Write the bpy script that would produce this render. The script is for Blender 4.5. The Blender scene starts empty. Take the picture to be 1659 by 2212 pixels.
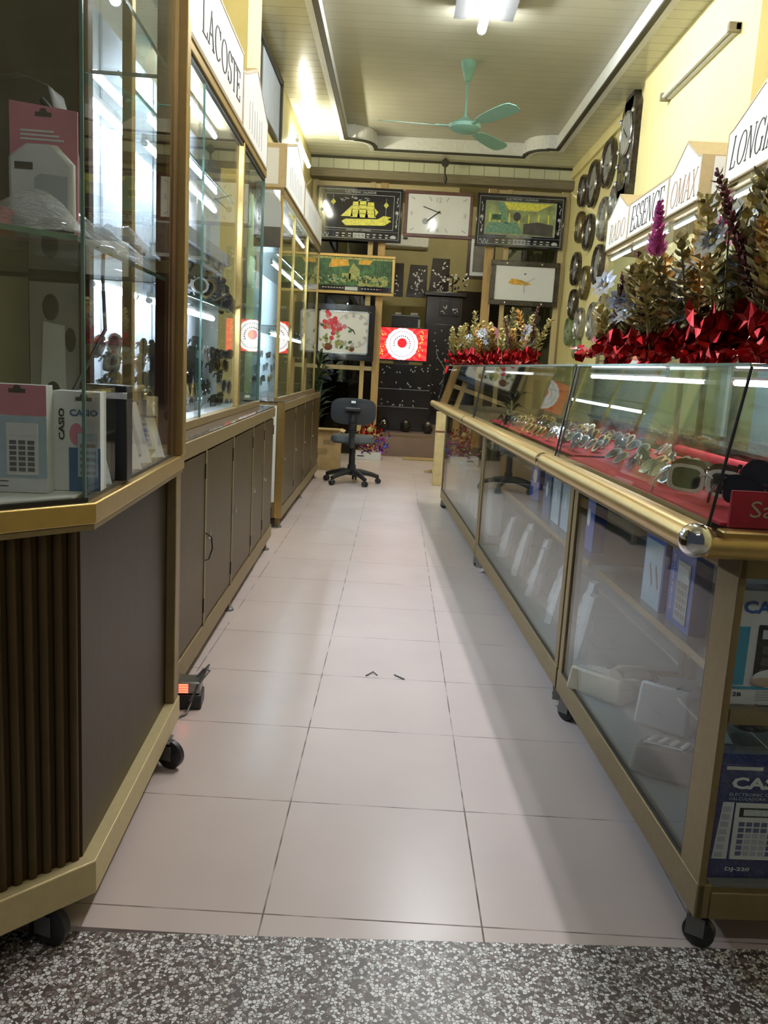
import bpy, math, random
from math import pi, sin, cos, radians
from mathutils import Vector as V, Matrix
from mathutils.geometry import tessellate_polygon

C = bpy.context.scene.collection
random.seed(7)
sc = bpy.context.scene

# ------------------------------------------------------------------ camera
F, PITCH, ROLL, YAW, CH = 1796.0, 0.17228, 0.05566, -0.006575, 1.2429
W, H = 1659, 2212
_f = V((sin(YAW) * cos(PITCH), cos(YAW) * cos(PITCH), -sin(PITCH)))
_r = V((cos(YAW), -sin(YAW), 0)); _u = _r.cross(_f)
R_ = cos(ROLL) * _r + sin(ROLL) * _u
U_ = -sin(ROLL) * _r + cos(ROLL) * _u
cam = bpy.data.objects.new('camera', bpy.data.cameras.new('camera'))
C.objects.link(cam)
cam.matrix_world = Matrix(((R_.x, U_.x, -_f.x, 0), (R_.y, U_.y, -_f.y, 0), (R_.z, U_.z, -_f.z, CH), (0, 0, 0, 1)))
cam.data.sensor_fit = 'AUTO'; cam.data.sensor_width = 36; cam.data.lens = F / H * 36
cam.data.clip_start = 0.02
sc.camera = cam
EYE = V((0, 0, CH))

def _ray(x, y): return _f + R_ * ((x - W / 2) / F) - U_ * ((y - H / 2) / F)
def on_x(x, y, k): d = _ray(x, y); return EYE + d * (k / d.x)      # photo point on the plane x = k
def on_y(x, y, k): d = _ray(x, y); return EYE + d * (k / d.y)
def on_z(x, y, k): d = _ray(x, y); return EYE + d * ((k - CH) / d.z)

# ------------------------------------------------------------------ world, exposure, light strengths
world = bpy.data.worlds.new('night'); sc.world = world; world.use_nodes = True
world.node_tree.nodes['Background'].inputs[0].default_value = (0.75, 0.8, 1.0, 1)
world.node_tree.nodes['Background'].inputs[1].default_value = 0.035
sc.view_settings.view_transform = 'Standard'; sc.view_settings.look = 'None'
sc.view_settings.gamma = 1; sc.view_settings.use_curve_mapping = False
sc.view_settings.exposure = 0.55
CEIL_TUBE, FRONT_TUBE, SIDE_LAMP, CASE_TUBE, SIGN_TUBE, COUNTER_TUBE = 122, 185, 108, 82, 24, 22
cy = sc.cycles
cy.max_bounces = 7; cy.diffuse_bounces = 3; cy.glossy_bounces = 4; cy.transmission_bounces = 4
cy.transparent_max_bounces = 40; cy.caustics_reflective = False; cy.caustics_refractive = False
cy.sample_clamp_indirect = 3.0; cy.use_denoising = True

# ------------------------------------------------------------------ materials
M = {}
def lin(c): return tuple((v / 12.92 if v <= .04045 else ((v + .055) / 1.055) ** 2.4) for v in c)
def mat(name, col, rough=.5, metal=0, var=.06, scale=30, coat=0, emit=0, bump=0, stretch=(1, 1, 1), spec=.5):
    m = bpy.data.materials.new(name); m.use_nodes = True; nt = m.node_tree; N = nt.nodes; L = nt.links
    b = N['Principled BSDF']
    b.inputs['Roughness'].default_value = rough; b.inputs['Metallic'].default_value = metal
    b.inputs['Coat Weight'].default_value = coat; b.inputs['Coat Roughness'].default_value = .08
    b.inputs['Specular IOR Level'].default_value = spec
    tc = N.new('ShaderNodeTexCoord'); mp = N.new('ShaderNodeMapping'); mp.inputs['Scale'].default_value = stretch
    no = N.new('ShaderNodeTexNoise'); no.inputs['Scale'].default_value = scale; no.inputs['Detail'].default_value = 3
    L.new(tc.outputs['Object'], mp.inputs[0]); L.new(mp.outputs[0], no.inputs['Vector'])
    rp = N.new('ShaderNodeValToRGB')
    c = V(col)
    rp.color_ramp.elements[0].position = .3; rp.color_ramp.elements[1].position = .7
    rp.color_ramp.elements[0].color = (*(c * (1 - var)), 1)
    rp.color_ramp.elements[1].color = (*[min(1, k * (1 + var)) for k in c], 1)
    L.new(no.outputs['Fac'], rp.inputs[0]); L.new(rp.outputs[0], b.inputs['Base Color'])
    if bump:
        bp = N.new('ShaderNodeBump'); bp.inputs['Strength'].default_value = bump; bp.inputs['Distance'].default_value = .004
        L.new(no.outputs['Fac'], bp.inputs['Height']); L.new(bp.outputs[0], b.inputs['Normal'])
    if emit:
        b.inputs['Emission Strength'].default_value = emit; L.new(rp.outputs[0], b.inputs['Emission Color'])
    M[name] = m
    return m

def glass(name, tint=(.97, .985, .98), ior=1.5, rough=0.0):
    m = bpy.data.materials.new(name); m.use_nodes = True; nt = m.node_tree; N = nt.nodes; L = nt.links
    N.remove(N['Principled BSDF'])
    tr = N.new('ShaderNodeBsdfTransparent'); tr.inputs[0].default_value = (*tint, 1)
    gl = N.new('ShaderNodeBsdfAnisotropic'); gl.inputs['Roughness'].default_value = rough
    fr = N.new('ShaderNodeFresnel'); fr.inputs[0].default_value = ior
    no = N.new('ShaderNodeTexNoise'); no.inputs['Scale'].default_value = 3
    ge = N.new('ShaderNodeNewGeometry'); io = N.new('ShaderNodeMapRange')      # same reflectance on the way in and out of the thin pane
    io.inputs[3].default_value = ior; io.inputs[4].default_value = 1 / ior
    L.new(ge.outputs['Backfacing'], io.inputs[0]); L.new(io.outputs[0], fr.inputs[0])
    mx = N.new('ShaderNodeMixShader')
    ad = N.new('ShaderNodeMath'); ad.operation = 'MULTIPLY_ADD'; ad.inputs[1].default_value = .012; 
    L.new(no.outputs['Fac'], ad.inputs[0]); L.new(fr.outputs[0], ad.inputs[2])
    L.new(ad.outputs[0], mx.inputs[0]); L.new(tr.outputs[0], mx.inputs[1]); L.new(gl.outputs[0], mx.inputs[2])
    L.new(mx.outputs[0], N['Material Output'].inputs[0])
    M[name] = m

def plastic_bag(name, tint, fac):
    m = bpy.data.materials.new(name); m.use_nodes = True; nt = m.node_tree; N = nt.nodes; L = nt.links
    b = N['Principled BSDF']; b.inputs['Base Color'].default_value = (*tint, 1); b.inputs['Roughness'].default_value = .15
    tr = N.new('ShaderNodeBsdfTransparent'); no = N.new('ShaderNodeTexNoise'); no.inputs['Scale'].default_value = 14
    bp = N.new('ShaderNodeBump'); bp.inputs['Strength'].default_value = .8; bp.inputs['Distance'].default_value = .01
    L.new(no.outputs['Fac'], bp.inputs['Height']); L.new(bp.outputs[0], b.inputs['Normal'])
    mx = N.new('ShaderNodeMixShader'); mx.inputs[0].default_value = fac
    L.new(tr.outputs[0], mx.inputs[1]); L.new(b.outputs[0], mx.inputs[2]); L.new(mx.outputs[0], N['Material Output'].inputs[0])
    M[name] = m

def tile_mat():
    m = mat('floor_tile', (.66, .55, .515), .28, var=.04, scale=2.5); nt = m.node_tree; N = nt.nodes; L = nt.links
    b = N['Principled BSDF']; base = b.inputs['Base Color'].links[0].from_socket
    tc = N.new('ShaderNodeTexCoord'); sx = N.new('ShaderNodeSeparateXYZ'); L.new(tc.outputs['Object'], sx.inputs[0])
    outs = []
    for ax, off in ((0, -.2358), (1, 1.7085)):
        a = N.new('ShaderNodeMath'); a.operation = 'SUBTRACT'; a.inputs[1].default_value = off - 50; L.new(sx.outputs[ax], a.inputs[0])
        d = N.new('ShaderNodeMath'); d.operation = 'PINGPONG'; d.inputs[1].default_value = .25; L.new(a.outputs[0], d.inputs[0])
        g = N.new('ShaderNodeMath'); g.operation = 'LESS_THAN'; g.inputs[1].default_value = .0021; L.new(d.outputs[0], g.inputs[0])
        outs.append(g)
    mxm = N.new('ShaderNodeMath'); mxm.operation = 'MAXIMUM'; L.new(outs[0].outputs[0], mxm.inputs[0]); L.new(outs[1].outputs[0], mxm.inputs[1])
    # chipped, uneven grout colour
    no = N.new('ShaderNodeTexNoise'); no.inputs['Scale'].default_value = 9
    L.new(tc.outputs['Object'], no.inputs['Vector'])
    mm = N.new('ShaderNodeMath'); mm.operation = 'MULTIPLY'; L.new(mxm.outputs[0], mm.inputs[0])
    rp = N.new('ShaderNodeMapRange'); rp.inputs[1].default_value = .35; rp.inputs[2].default_value = .6; rp.inputs[3].default_value = .35; rp.inputs[4].default_value = .9
    L.new(no.outputs['Fac'], rp.inputs[0]); L.new(rp.outputs[0], mm.inputs[1])
    mx = N.new('ShaderNodeMix'); mx.data_type = 'RGBA'
    L.new(mm.outputs[0], mx.inputs[0]); L.new(base, mx.inputs[6]); mx.inputs[7].default_value = (.13, .09, .075, 1)
    L.new(mx.outputs[2], b.inputs['Base Color'])
    ro = N.new('ShaderNodeMapRange'); ro.inputs[3].default_value = .27; ro.inputs[4].default_value = .8
    L.new(mxm.outputs[0], ro.inputs[0]); L.new(ro.outputs[0], b.inputs['Roughness'])

def terrazzo_mat():
    m = mat('terrazzo', (.2, .18, .17), .35); nt = m.node_tree; N = nt.nodes; L = nt.links; b = N['Principled BSDF']
    tc = N.new('ShaderNodeTexCoord')
    vo = N.new('ShaderNodeTexVoronoi'); vo.inputs['Scale'].default_value = 125; L.new(tc.outputs['Object'], vo.inputs['Vector'])
    sp = N.new('ShaderNodeSeparateColor'); L.new(vo.outputs['Color'], sp.inputs[0])
    cr = N.new('ShaderNodeValToRGB'); cr.color_ramp.interpolation = 'CONSTANT'
    e = cr.color_ramp.elements; e[0].color = (.10, .08, .075, 1); e[1].position = .36; e[1].color = (.75, .74, .72, 1)
    for p, c in ((.2, (.24, .18, .17, 1)), (.55, (.92, .91, .90, 1)), (.82, (.40, .38, .36, 1))):
        k = e.new(p); k.color = c
    L.new(sp.outputs[0], cr.inputs[0])
    ed = N.new('ShaderNodeTexVoronoi'); ed.feature = 'DISTANCE_TO_EDGE'; ed.inputs['Scale'].default_value = 125
    L.new(tc.outputs['Object'], ed.inputs['Vector'])
    lt = N.new('ShaderNodeMath'); lt.operation = 'LESS_THAN'; lt.inputs[1].default_value = .075; L.new(ed.outputs['Distance'], lt.inputs[0])
    mx = N.new('ShaderNodeMix'); mx.data_type = 'RGBA'; L.new(lt.outputs[0], mx.inputs[0]); L.new(cr.outputs[0], mx.inputs[6])
    mx.inputs[7].default_value = (.085, .065, .06, 1); L.new(mx.outputs[2], b.inputs['Base Color'])

def plank_mat(name, col, pitch, axis, rough=.25, gro=.55):
    m = mat(name, col, rough, var=.05, scale=3); nt = m.node_tree; N = nt.nodes; L = nt.links; b = N['Principled BSDF']
    base = b.inputs['Base Color'].links[0].from_socket
    tc = N.new('ShaderNodeTexCoord'); sx = N.new('ShaderNodeSeparateXYZ'); L.new(tc.outputs['Object'], sx.inputs[0])
    d = N.new('ShaderNodeMath'); d.operation = 'PINGPONG'; d.inputs[1].default_value = pitch / 2; L.new(sx.outputs[axis], d.inputs[0])
    g = N.new('ShaderNodeMath'); g.operation = 'LESS_THAN'; g.inputs[1].default_value = .006; L.new(d.outputs[0], g.inputs[0])
    mx = N.new('ShaderNodeMix'); mx.data_type = 'RGBA'; L.new(g.outputs[0], mx.inputs[0]); L.new(base, mx.inputs[6])
    mx.inputs[7].default_value = (*[c * gro for c in col], 1); L.new(mx.outputs[2], b.inputs['Base Color'])
    bp = N.new('ShaderNodeBump'); bp.inputs['Strength'].default_value = .22; bp.inputs['Distance'].default_value = .01
    L.new(d.outputs[0], bp.inputs['Height']); L.new(bp.outputs[0], b.inputs['Normal'])

def wood_mat(name, a, c, rough=.4):
    m = mat(name, a, rough, var=.3, scale=6, stretch=(8, 8, .6)); 

mat('gold', (.54, .38, .145), .36, .85, .05, 40)
mat('gold_dull', (.25, .185, .088), .45, .45, .06, 40)
mat('gold_pale', (.58, .48, .26), .5, .3, .05, 40)
mat('bronze_panel', (.046, .029, .012), .42, .75, .12, 8, stretch=(6, 6, .4), spec=.2)
mat('door_panel', (.105, .073, .031), .42, .75, .1, 8, stretch=(6, 6, .4), spec=.25)
mat('bronze_flute', (.085, .056, .026), .45, .6, .12, 8, spec=.25)
mat('dark_gap', (.02, .015, .01), .8)
mat('granite', (.10, .075, .06), .08, 0, .5, 90)
mat('black_plastic', (.018, .018, .02), .4)
mat('black_gloss', (.012, .011, .012), .12, coat=.6)
mat('dark_lens', (.012, .012, .016), .06, coat=1)
mat('smoke_lens', (.05, .055, .065), .08, coat=1)
mat('brown_lens', (.10, .055, .03), .1, coat=1)
mat('silver', (.72, .72, .74), .2, .95)
mat('chrome', (.8, .8, .82), .08, 1)
mat('white_frame', (.82, .82, .82), .3)
mat('tortoise', (.12, .055, .02), .25, 0, .6, 60)
mat('case_white', (.72, .76, .82), .5, 0, .03, 5)
mat('case_grey', (.42, .46, .50), .5, 0, .05, 5)
mat('panel_white', (.80, .81, .80), .45, 0, .03, 5)
mat('counter_floor', (.22, .225, .22), .4, 0, .08, 5)
mat('sign_white', (.83, .82, .80), .4, 0, .02, 5)
mat('sign_edge', (.42, .34, .21), .5, .2)
mat('sign_tan', (.50, .39, .22), .5)
mat('ink_black', (.012, .012, .014), .5)
mat('ink_tan', (.42, .27, .17), .5)
mat('ink_grey', (.45, .45, .46), .5)
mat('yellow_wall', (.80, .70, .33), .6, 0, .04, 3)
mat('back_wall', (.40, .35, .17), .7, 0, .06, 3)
mat('trim_white', (.80, .80, .74), .4)
mat('trim_dark', (.035, .032, .02), .5)
mat('beam_brown', (.19, .16, .10), .6, 0, .2, 6, stretch=(1, 8, 8))
mat('mint', (.22, .43, .36), .35)
mat('fixture_grey', (.22, .22, .22), .4, .6)
mat('timber', (.50, .33, .13), .5, 0, .2, 8, stretch=(10, 10, .5))
mat('timber_pale', (.58, .44, .22), .5, 0, .15, 8, stretch=(10, 10, .5))
mat('mahogany', (.10, .035, .022), .3, 0, .3, 8)
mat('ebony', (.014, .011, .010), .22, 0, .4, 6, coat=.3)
mat('shell_inlay', (.55, .55, .55), .25, .2, .5, 80)
mat('print_black', (.014, .014, .02), .08, coat=.5)
mat('print_line', (.55, .58, .62), .4)
mat('print_yellow', (.80, .78, .12), .4, 0, .25, 60)
mat('print_red', (.62, .05, .08), .5, 0, .3, 60)
mat('print_green', (.04, .12, .05), .5, 0, .6, 14)
mat('print_olive', (.33, .36, .13), .5, 0, .4, 40)
mat('print_hall', (.30, .36, .16), .4, 0, .45, 7)
mat('print_orange', (.72, .40, .05), .5, 0, .3, 20)
mat('print_teal', (.16, .32, .24), .5, 0, .3, 30)
mat('lcd', (.55, .60, .62), .3, 0, .2, 200)
mat('dial_white', (.82, .84, .84), .3, 0, .02, 5, coat=.5)
mat('dial_pale', (.42, .42, .38), .25, 0, .1, 12, coat=.6)
mat('rim_dark', (.035, .027, .02), .25, 0, .4, 30, coat=.5)
mat('rim_silver', (.35, .34, .31), .25, .7, .3, 40)
mat('rim_gold', (.15, .115, .05), .3, .6, .6, 60)
mat('rim_green', (.16, .20, .09), .4, 0, .5, 40)
mat('office_black', (.022, .022, .024), .7, 0, .2, 200)
mat('office_grey', (.075, .08, .085), .7, 0, .2, 200)
mat('carton', (.42, .30, .14), .7, 0, .12, 10)
mat('carton_print', (.25, .17, .08), .7)
mat('red_foil', (.29, .005, .007), .28, .9, .4, 25, bump=.5)
mat('red_cloth', (.50, .015, .03), .8, 0, .15, 30)
mat('gold_leaf', (.52, .43, .17), .32, .35, .5, 60)
mat('olive_leaf', (.27, .225, .09), .36, .3, .5, 60)
mat('brown_leaf', (.16, .05, .05), .4, .3, .5, 50)
mat('silver_leaf', (.40, .42, .50), .3, .45, .3, 50)
mat('pink_plume', (.62, .10, .38), .5, .2, .4, 80)
mat('orange_leaf', (.50, .26, .06), .3, .5, .4, 50)
mat('purple_tinsel', (.28, .04, .38), .25, .6, .5, 80)
mat('blue_tinsel', (.06, .10, .55), .25, .6, .5, 80)
mat('pale_wood', (.62, .47, .22), .55, 0, .15, 12)
mat('pink_print', (.60, .22, .30), .5, 0, .05)
mat('pale_print', (.68, .70, .70), .5, 0, .04)
mat('sky_print', (.40, .52, .62), .5, 0, .06)
mat('blue_print', (.03, .10, .42), .35, 0, .08, coat=.3)
mat('navy_print', (.016, .025, .15), .25, 0, .1, coat=.4)
mat('cyan_print', (.05, .33, .52), .4)
mat('casio_blue', (.03, .13, .30), .4)
mat('key_blue', (.11, .12, .26), .4)
mat('key_grey', (.45, .45, .55), .4)
mat('beige_plastic', (.50, .45, .33), .4)
mat('grey_plastic', (.085, .08, .075), .35, coat=.2)
mat('key_pale', (.55, .54, .50), .4)
mat('leaf_green', (.025, .05, .02), .5, 0, .4, 20)
mat('clay', (.16, .05, .03), .6)
mat('steel_sheet', (.30, .31, .31), .28, .85, .06, 3)
mat('poster', (.36, .35, .33), .3, 0, .1, 4)
mat('poster_dark', (.07, .065, .06), .5, 0, .3, 8)
mat('flesh_print', (.50, .36, .28), .5)
mat('clear_edge', (.13, .24, .20), .15, coat=.5)
mat('seal_black', (.012, .012, .012), .5)
mat('skin_red_led', (1.0, .12, .06), .4, emit=2.2)
mat('tube_ceiling', (.93, .97, 1.0), .4, emit=CEIL_TUBE, var=.01)
mat('tube_front', (.97, .97, 1.0), .4, emit=FRONT_TUBE, var=.01)
mat('tube_side', (1.0, .97, .80), .4, emit=SIDE_LAMP, var=.01)
mat('tube_case', (.70, .83, 1.0), .4, emit=CASE_TUBE, var=.01)
mat('tube_sign', (.95, .97, 1.0), .4, emit=SIGN_TUBE, var=.01)
mat('tube_counter', (.95, .96, 1.0), .4, emit=COUNTER_TUBE, var=.01)
mat('tube_door_fill', (1, .97, .92), .4, emit=62, var=.01)
mat('tube_back_fill', (1.0, .93, .72), .4, emit=200, var=.01)
mat('tube_dead', (.62, .60, .50), .4)
mat('screen_red', (.80, .012, .018), .3, emit=.95, var=.05)
mat('screen_ray', (.90, .05, .045), .3, emit=1.0, var=.05)
mat('screen_gold', (.95, .42, .08), .3, emit=.9, var=.1)
mat('screen_white', (.95, .93, .97), .3, emit=1.15, var=.01)
mat('screen_mark', (.30, .04, .12), .3, emit=.2, var=.05)
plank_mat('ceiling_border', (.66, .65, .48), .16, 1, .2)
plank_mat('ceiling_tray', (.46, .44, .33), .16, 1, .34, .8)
plank_mat('fascia', (.66, .66, .46), .2, 0, .4)
tile_mat(); terrazzo_mat()
mat('back_floor', (.26, .18, .14), .35, 0, .08, 3)
glass('glass', ior=1.36); glass('glass_mirrorish', (.80, .86, .84), 1.75)
glass('glass_dark', (.28, .31, .29), 1.6)
glass('glass_frosted', (.62, .66, .66), 1.5, .25)
plastic_bag('clear_bag', (.75, .78, .80), .38)
plastic_bag('milky_bag', (.72, .74, .76), .62)

# ------------------------------------------------------------------ mesh builder
class MB:
    def __init__(s, mt='gold'): s.v = []; s.f = []; s.k = []; s.names = []; s.cur = mt
    def _m(s, mt):
        mt = mt or s.cur
        if mt not in s.names: s.names.append(mt)
        return s.names.index(mt)
    def add(s, vs, fs, mt=None):
        b = len(s.v); s.v += [tuple(p) for p in vs]; k = s._m(mt)
        for f in fs: s.f.append([b + i for i in f]); s.k.append(k)
        return s
    def box(s, a, b, mt=None):
        (x0, y0, z0), (x1, y1, z1) = a, b
        if x0 > x1: x0, x1 = x1, x0
        if y0 > y1: y0, y1 = y1, y0
        if z0 > z1: z0, z1 = z1, z0
        vs = [(x0, y0, z0), (x1, y0, z0), (x1, y1, z0), (x0, y1, z0), (x0, y0, z1), (x1, y0, z1), (x1, y1, z1), (x0, y1, z1)]
        return s.hexa(vs, mt)
    def hexa(s, vs, mt=None):
        return s.add(vs, [(0, 3, 2, 1), (4, 5, 6, 7), (0, 1, 5, 4), (1, 2, 6, 5), (2, 3, 7, 6), (3, 0, 4, 7)], mt)
    def obox(s, o, u, v, w, mt=None):      # corner o and three edges
        o, u, v, w = V(o), V(u), V(v), V(w)
        if u.cross(v).dot(w) < 0: u, v = v, u
        return s.hexa([o, o + u, o + u + v, o + v, o + w, o + u + w, o + u + v + w, o + v + w], mt)
    def prism(s, pts, off, mt=None):
        pts = [V(p) for p in pts]; off = V(off); n = len(pts)
        nrm = V((0, 0, 0))
        for i in range(n): nrm += pts[i].cross(pts[(i + 1) % n])
        if nrm.dot(off) > 0: pts = pts[::-1]
        tri = tessellate_polygon([pts]); vs = pts + [p + off for p in pts]
        fs = []
        for t in tri:
            nn = (pts[t[1]] - pts[t[0]]).cross(pts[t[2]] - pts[t[0]])
            t = tuple(t) if nn.dot(off) < 0 else tuple(t[::-1])
            fs.append(t); fs.append(tuple(i + n for i in t[::-1]))
        for i in range(n): j = (i + 1) % n; fs.append((i, i + n, j + n, j))
        return s.add(vs, fs, mt)
    def tube(s, pts, r, mt=None, n=8, caps=True, flat=None):
        pts = [V(p) for p in pts]; rs = r if isinstance(r, (list, tuple)) else [r] * len(pts)
        vs = []; fs = []; up = None
        for i, p in enumerate(pts):
            t = (pts[min(i + 1, len(pts) - 1)] - pts[max(i - 1, 0)]).normalized()
            if up is None:
                a = V((0, 0, 1)) if abs(t.z) < .9 else V((1, 0, 0))
                up = (a - t * a.dot(t)).normalized()
            else:
                up = (up - t * up.dot(t)).normalized()
            sd = t.cross(up)
            for k in range(n):
                q = 2 * pi * k / n
                vs.append(p + (up * cos(q) * (flat or 1) + sd * sin(q)) * rs[i])
        for i in range(len(pts) - 1):
            for k in range(n):
                a = i * n + k; b = i * n + (k + 1) % n; fs.append((a, b, b + n, a + n))
        if caps: fs.append(tuple(range(n - 1, -1, -1))); fs.append(tuple((len(pts) - 1) * n + k for k in range(n)))
        return s.add(vs, fs, mt)
    def lathe(s, c, prof, ax=(0, 0, 1), n=24, mt=None):
        c = V(c); ax = V(ax).normalized(); a = V((0, 0, 1)) if abs(ax.z) < .9 else V((1, 0, 0))
        u = (a - ax * a.dot(ax)).normalized(); w = ax.cross(u); vs = []; fs = []
        for r, h in prof:
            for k in range(n):
                q = 2 * pi * k / n; vs.append(c + ax * h + (u * cos(q) + w * sin(q)) * r)
        for i in range(len(prof) - 1):
            for k in range(n):
                a = i * n + k; b = i * n + (k + 1) % n; fs.append((a, b, b + n, a + n))
        if prof[0][0] > 1e-4: fs.append(tuple(range(n - 1, -1, -1)))
        if prof[-1][0] > 1e-4: fs.append(tuple((len(prof) - 1) * n + k for k in range(n)))
        return s.add(vs, fs, mt)
    def ell(s, c, r, mt=None, n=12, m=8):
        c = V(c); vs = []; fs = []
        for i in range(m + 1):
            t = pi * i / m
            for k in range(n):
                q = 2 * pi * k / n; vs.append(c + V((r[0] * sin(t) * cos(q), r[1] * sin(t) * sin(q), r[2] * -cos(t))))
        for i in range(m):
            for k in range(n):
                a = i * n + k; b = i * n + (k + 1) % n; fs.append((a, b, b + n, a + n))
        return s.add(vs, fs, mt)
    def ribbon(s, outer, inner, off, mt=None, closed=True):   # strip between two outlines, thickened
        n = len(outer); off = V(off); vs = []
        for o, i in zip(outer, inner): vs += [V(o), V(i), V(o) + off, V(i) + off]
        fs = []
        for k in range(n if closed else n - 1):
            a = 4 * k; b = 4 * ((k + 1) % n)
            fs += [(a, a + 1, b + 1, b), (a + 2, b + 2, b + 3, a + 3), (a, b, b + 2, a + 2), (a + 1, a + 3, b + 3, b + 1)]
        return s.add(vs, fs, mt)
    def leaf(s, p, d, nrm, ln, wd, mt=None, curl=.15):
        p, d, nrm = V(p), V(d).normalized(), V(nrm)
        nrm = (nrm - d * nrm.dot(d)); nrm = nrm.normalized() if nrm.length > 1e-5 else d.orthogonal().normalized()
        sd = d.cross(nrm)
        def at(f, w): return p + d * ln * f + nrm * ln * curl * (.5 - 2 * (f - .5) ** 2) + sd * w * wd
        return s.add([p, at(.28, .42), at(.62, .5), at(1, 0), at(.62, -.5), at(.28, -.42), at(.45, 0) + nrm * ln * curl * .3],
                     [(0, 1, 6), (1, 2, 6), (2, 3, 6), (3, 4, 6), (4, 5, 6), (5, 0, 6)], mt)
    def build(s, name, parent=None, smooth=True, bevel=0, loc=None):
        me = bpy.data.meshes.new(name); me.from_pydata(s.v, [], s.f)
        for nme in s.names: me.materials.append(M[nme])
        me.polygons.foreach_set('material_index', s.k); me.update()
        if smooth: me.shade_smooth(); me.set_sharp_from_angle(angle=radians(38))
        o = bpy.data.objects.new(name, me); C.objects.link(o)
        if parent: o.parent = parent
        if loc: o.location = loc
        if bevel:
            b = o.modifiers.new('edge', 'BEVEL'); b.width = bevel; b.segments = 2; b.limit_method = 'ANGLE'; b.angle_limit = radians(50)
        return o

def thing(name, label, cat, loc=(0, 0, 0), rotz=0, group=None):
    o = bpy.data.objects.new(name, None); C.objects.link(o); o.empty_display_size = .1
    o.location = loc; o.rotation_euler = (0, 0, rotz)
    return tag(o, label, cat, group)
def tag(o, label, cat, group=None, kind=None):
    o['label'] = label; o['category'] = cat
    if group: o['group'] = group
    if kind: o['kind'] = kind
    return o
def struct(o, label, cat='room'):
    o['kind'] = 'structure'; o['label'] = label; o['category'] = cat; return o
def dup(root, loc=None, rot=None, label=None, group=None):
    r = root.copy(); C.objects.link(r)
    if loc is not None: r.location = loc
    if rot is not None: r.rotation_euler = rot
    if label: r['label'] = label
    if group: r['group'] = group
    for ch in list(root.children):
        c = ch.copy(); C.objects.link(c); c.parent = r
        for g in list(ch.children):
            d = g.copy(); C.objects.link(d); d.parent = c
    return r

# lettering: built-in sans for packaging, drawn serif capitals for the shop signs
def text(s, parent, o, u, v, w, h, mt, name='lettering', depth=.0008, bold=0):
    cu = bpy.data.curves.new('t', 'FONT'); cu.body = s; cu.size = 1; cu.offset = bold; cu.resolution_u = 2
    ob = bpy.data.objects.new('t', cu); C.objects.link(ob)
    dg = bpy.context.evaluated_depsgraph_get(); dg.update()
    me = bpy.data.meshes.new_from_object(ob.evaluated_get(dg)); bpy.data.objects.remove(ob); bpy.data.curves.remove(cu)
    xs = [q.co.x for q in me.vertices]; ys = [q.co.y for q in me.vertices]
    x0, x1, y0, y1 = min(xs), max(xs), min(ys), max(ys)
    o, u, v = V(o), V(u).normalized(), V(v).normalized(); nn = u.cross(v)
    for q in me.vertices:
        q.co = o + u * ((q.co.x - x0) / (x1 - x0) * w) + v * ((q.co.y - y0) / (y1 - y0) * h) + nn * depth
    me.materials.clear(); me.materials.append(M[mt]); me.name = name
    t = bpy.data.objects.new(name, me); C.objects.link(t); t.parent = parent
    return t

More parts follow.
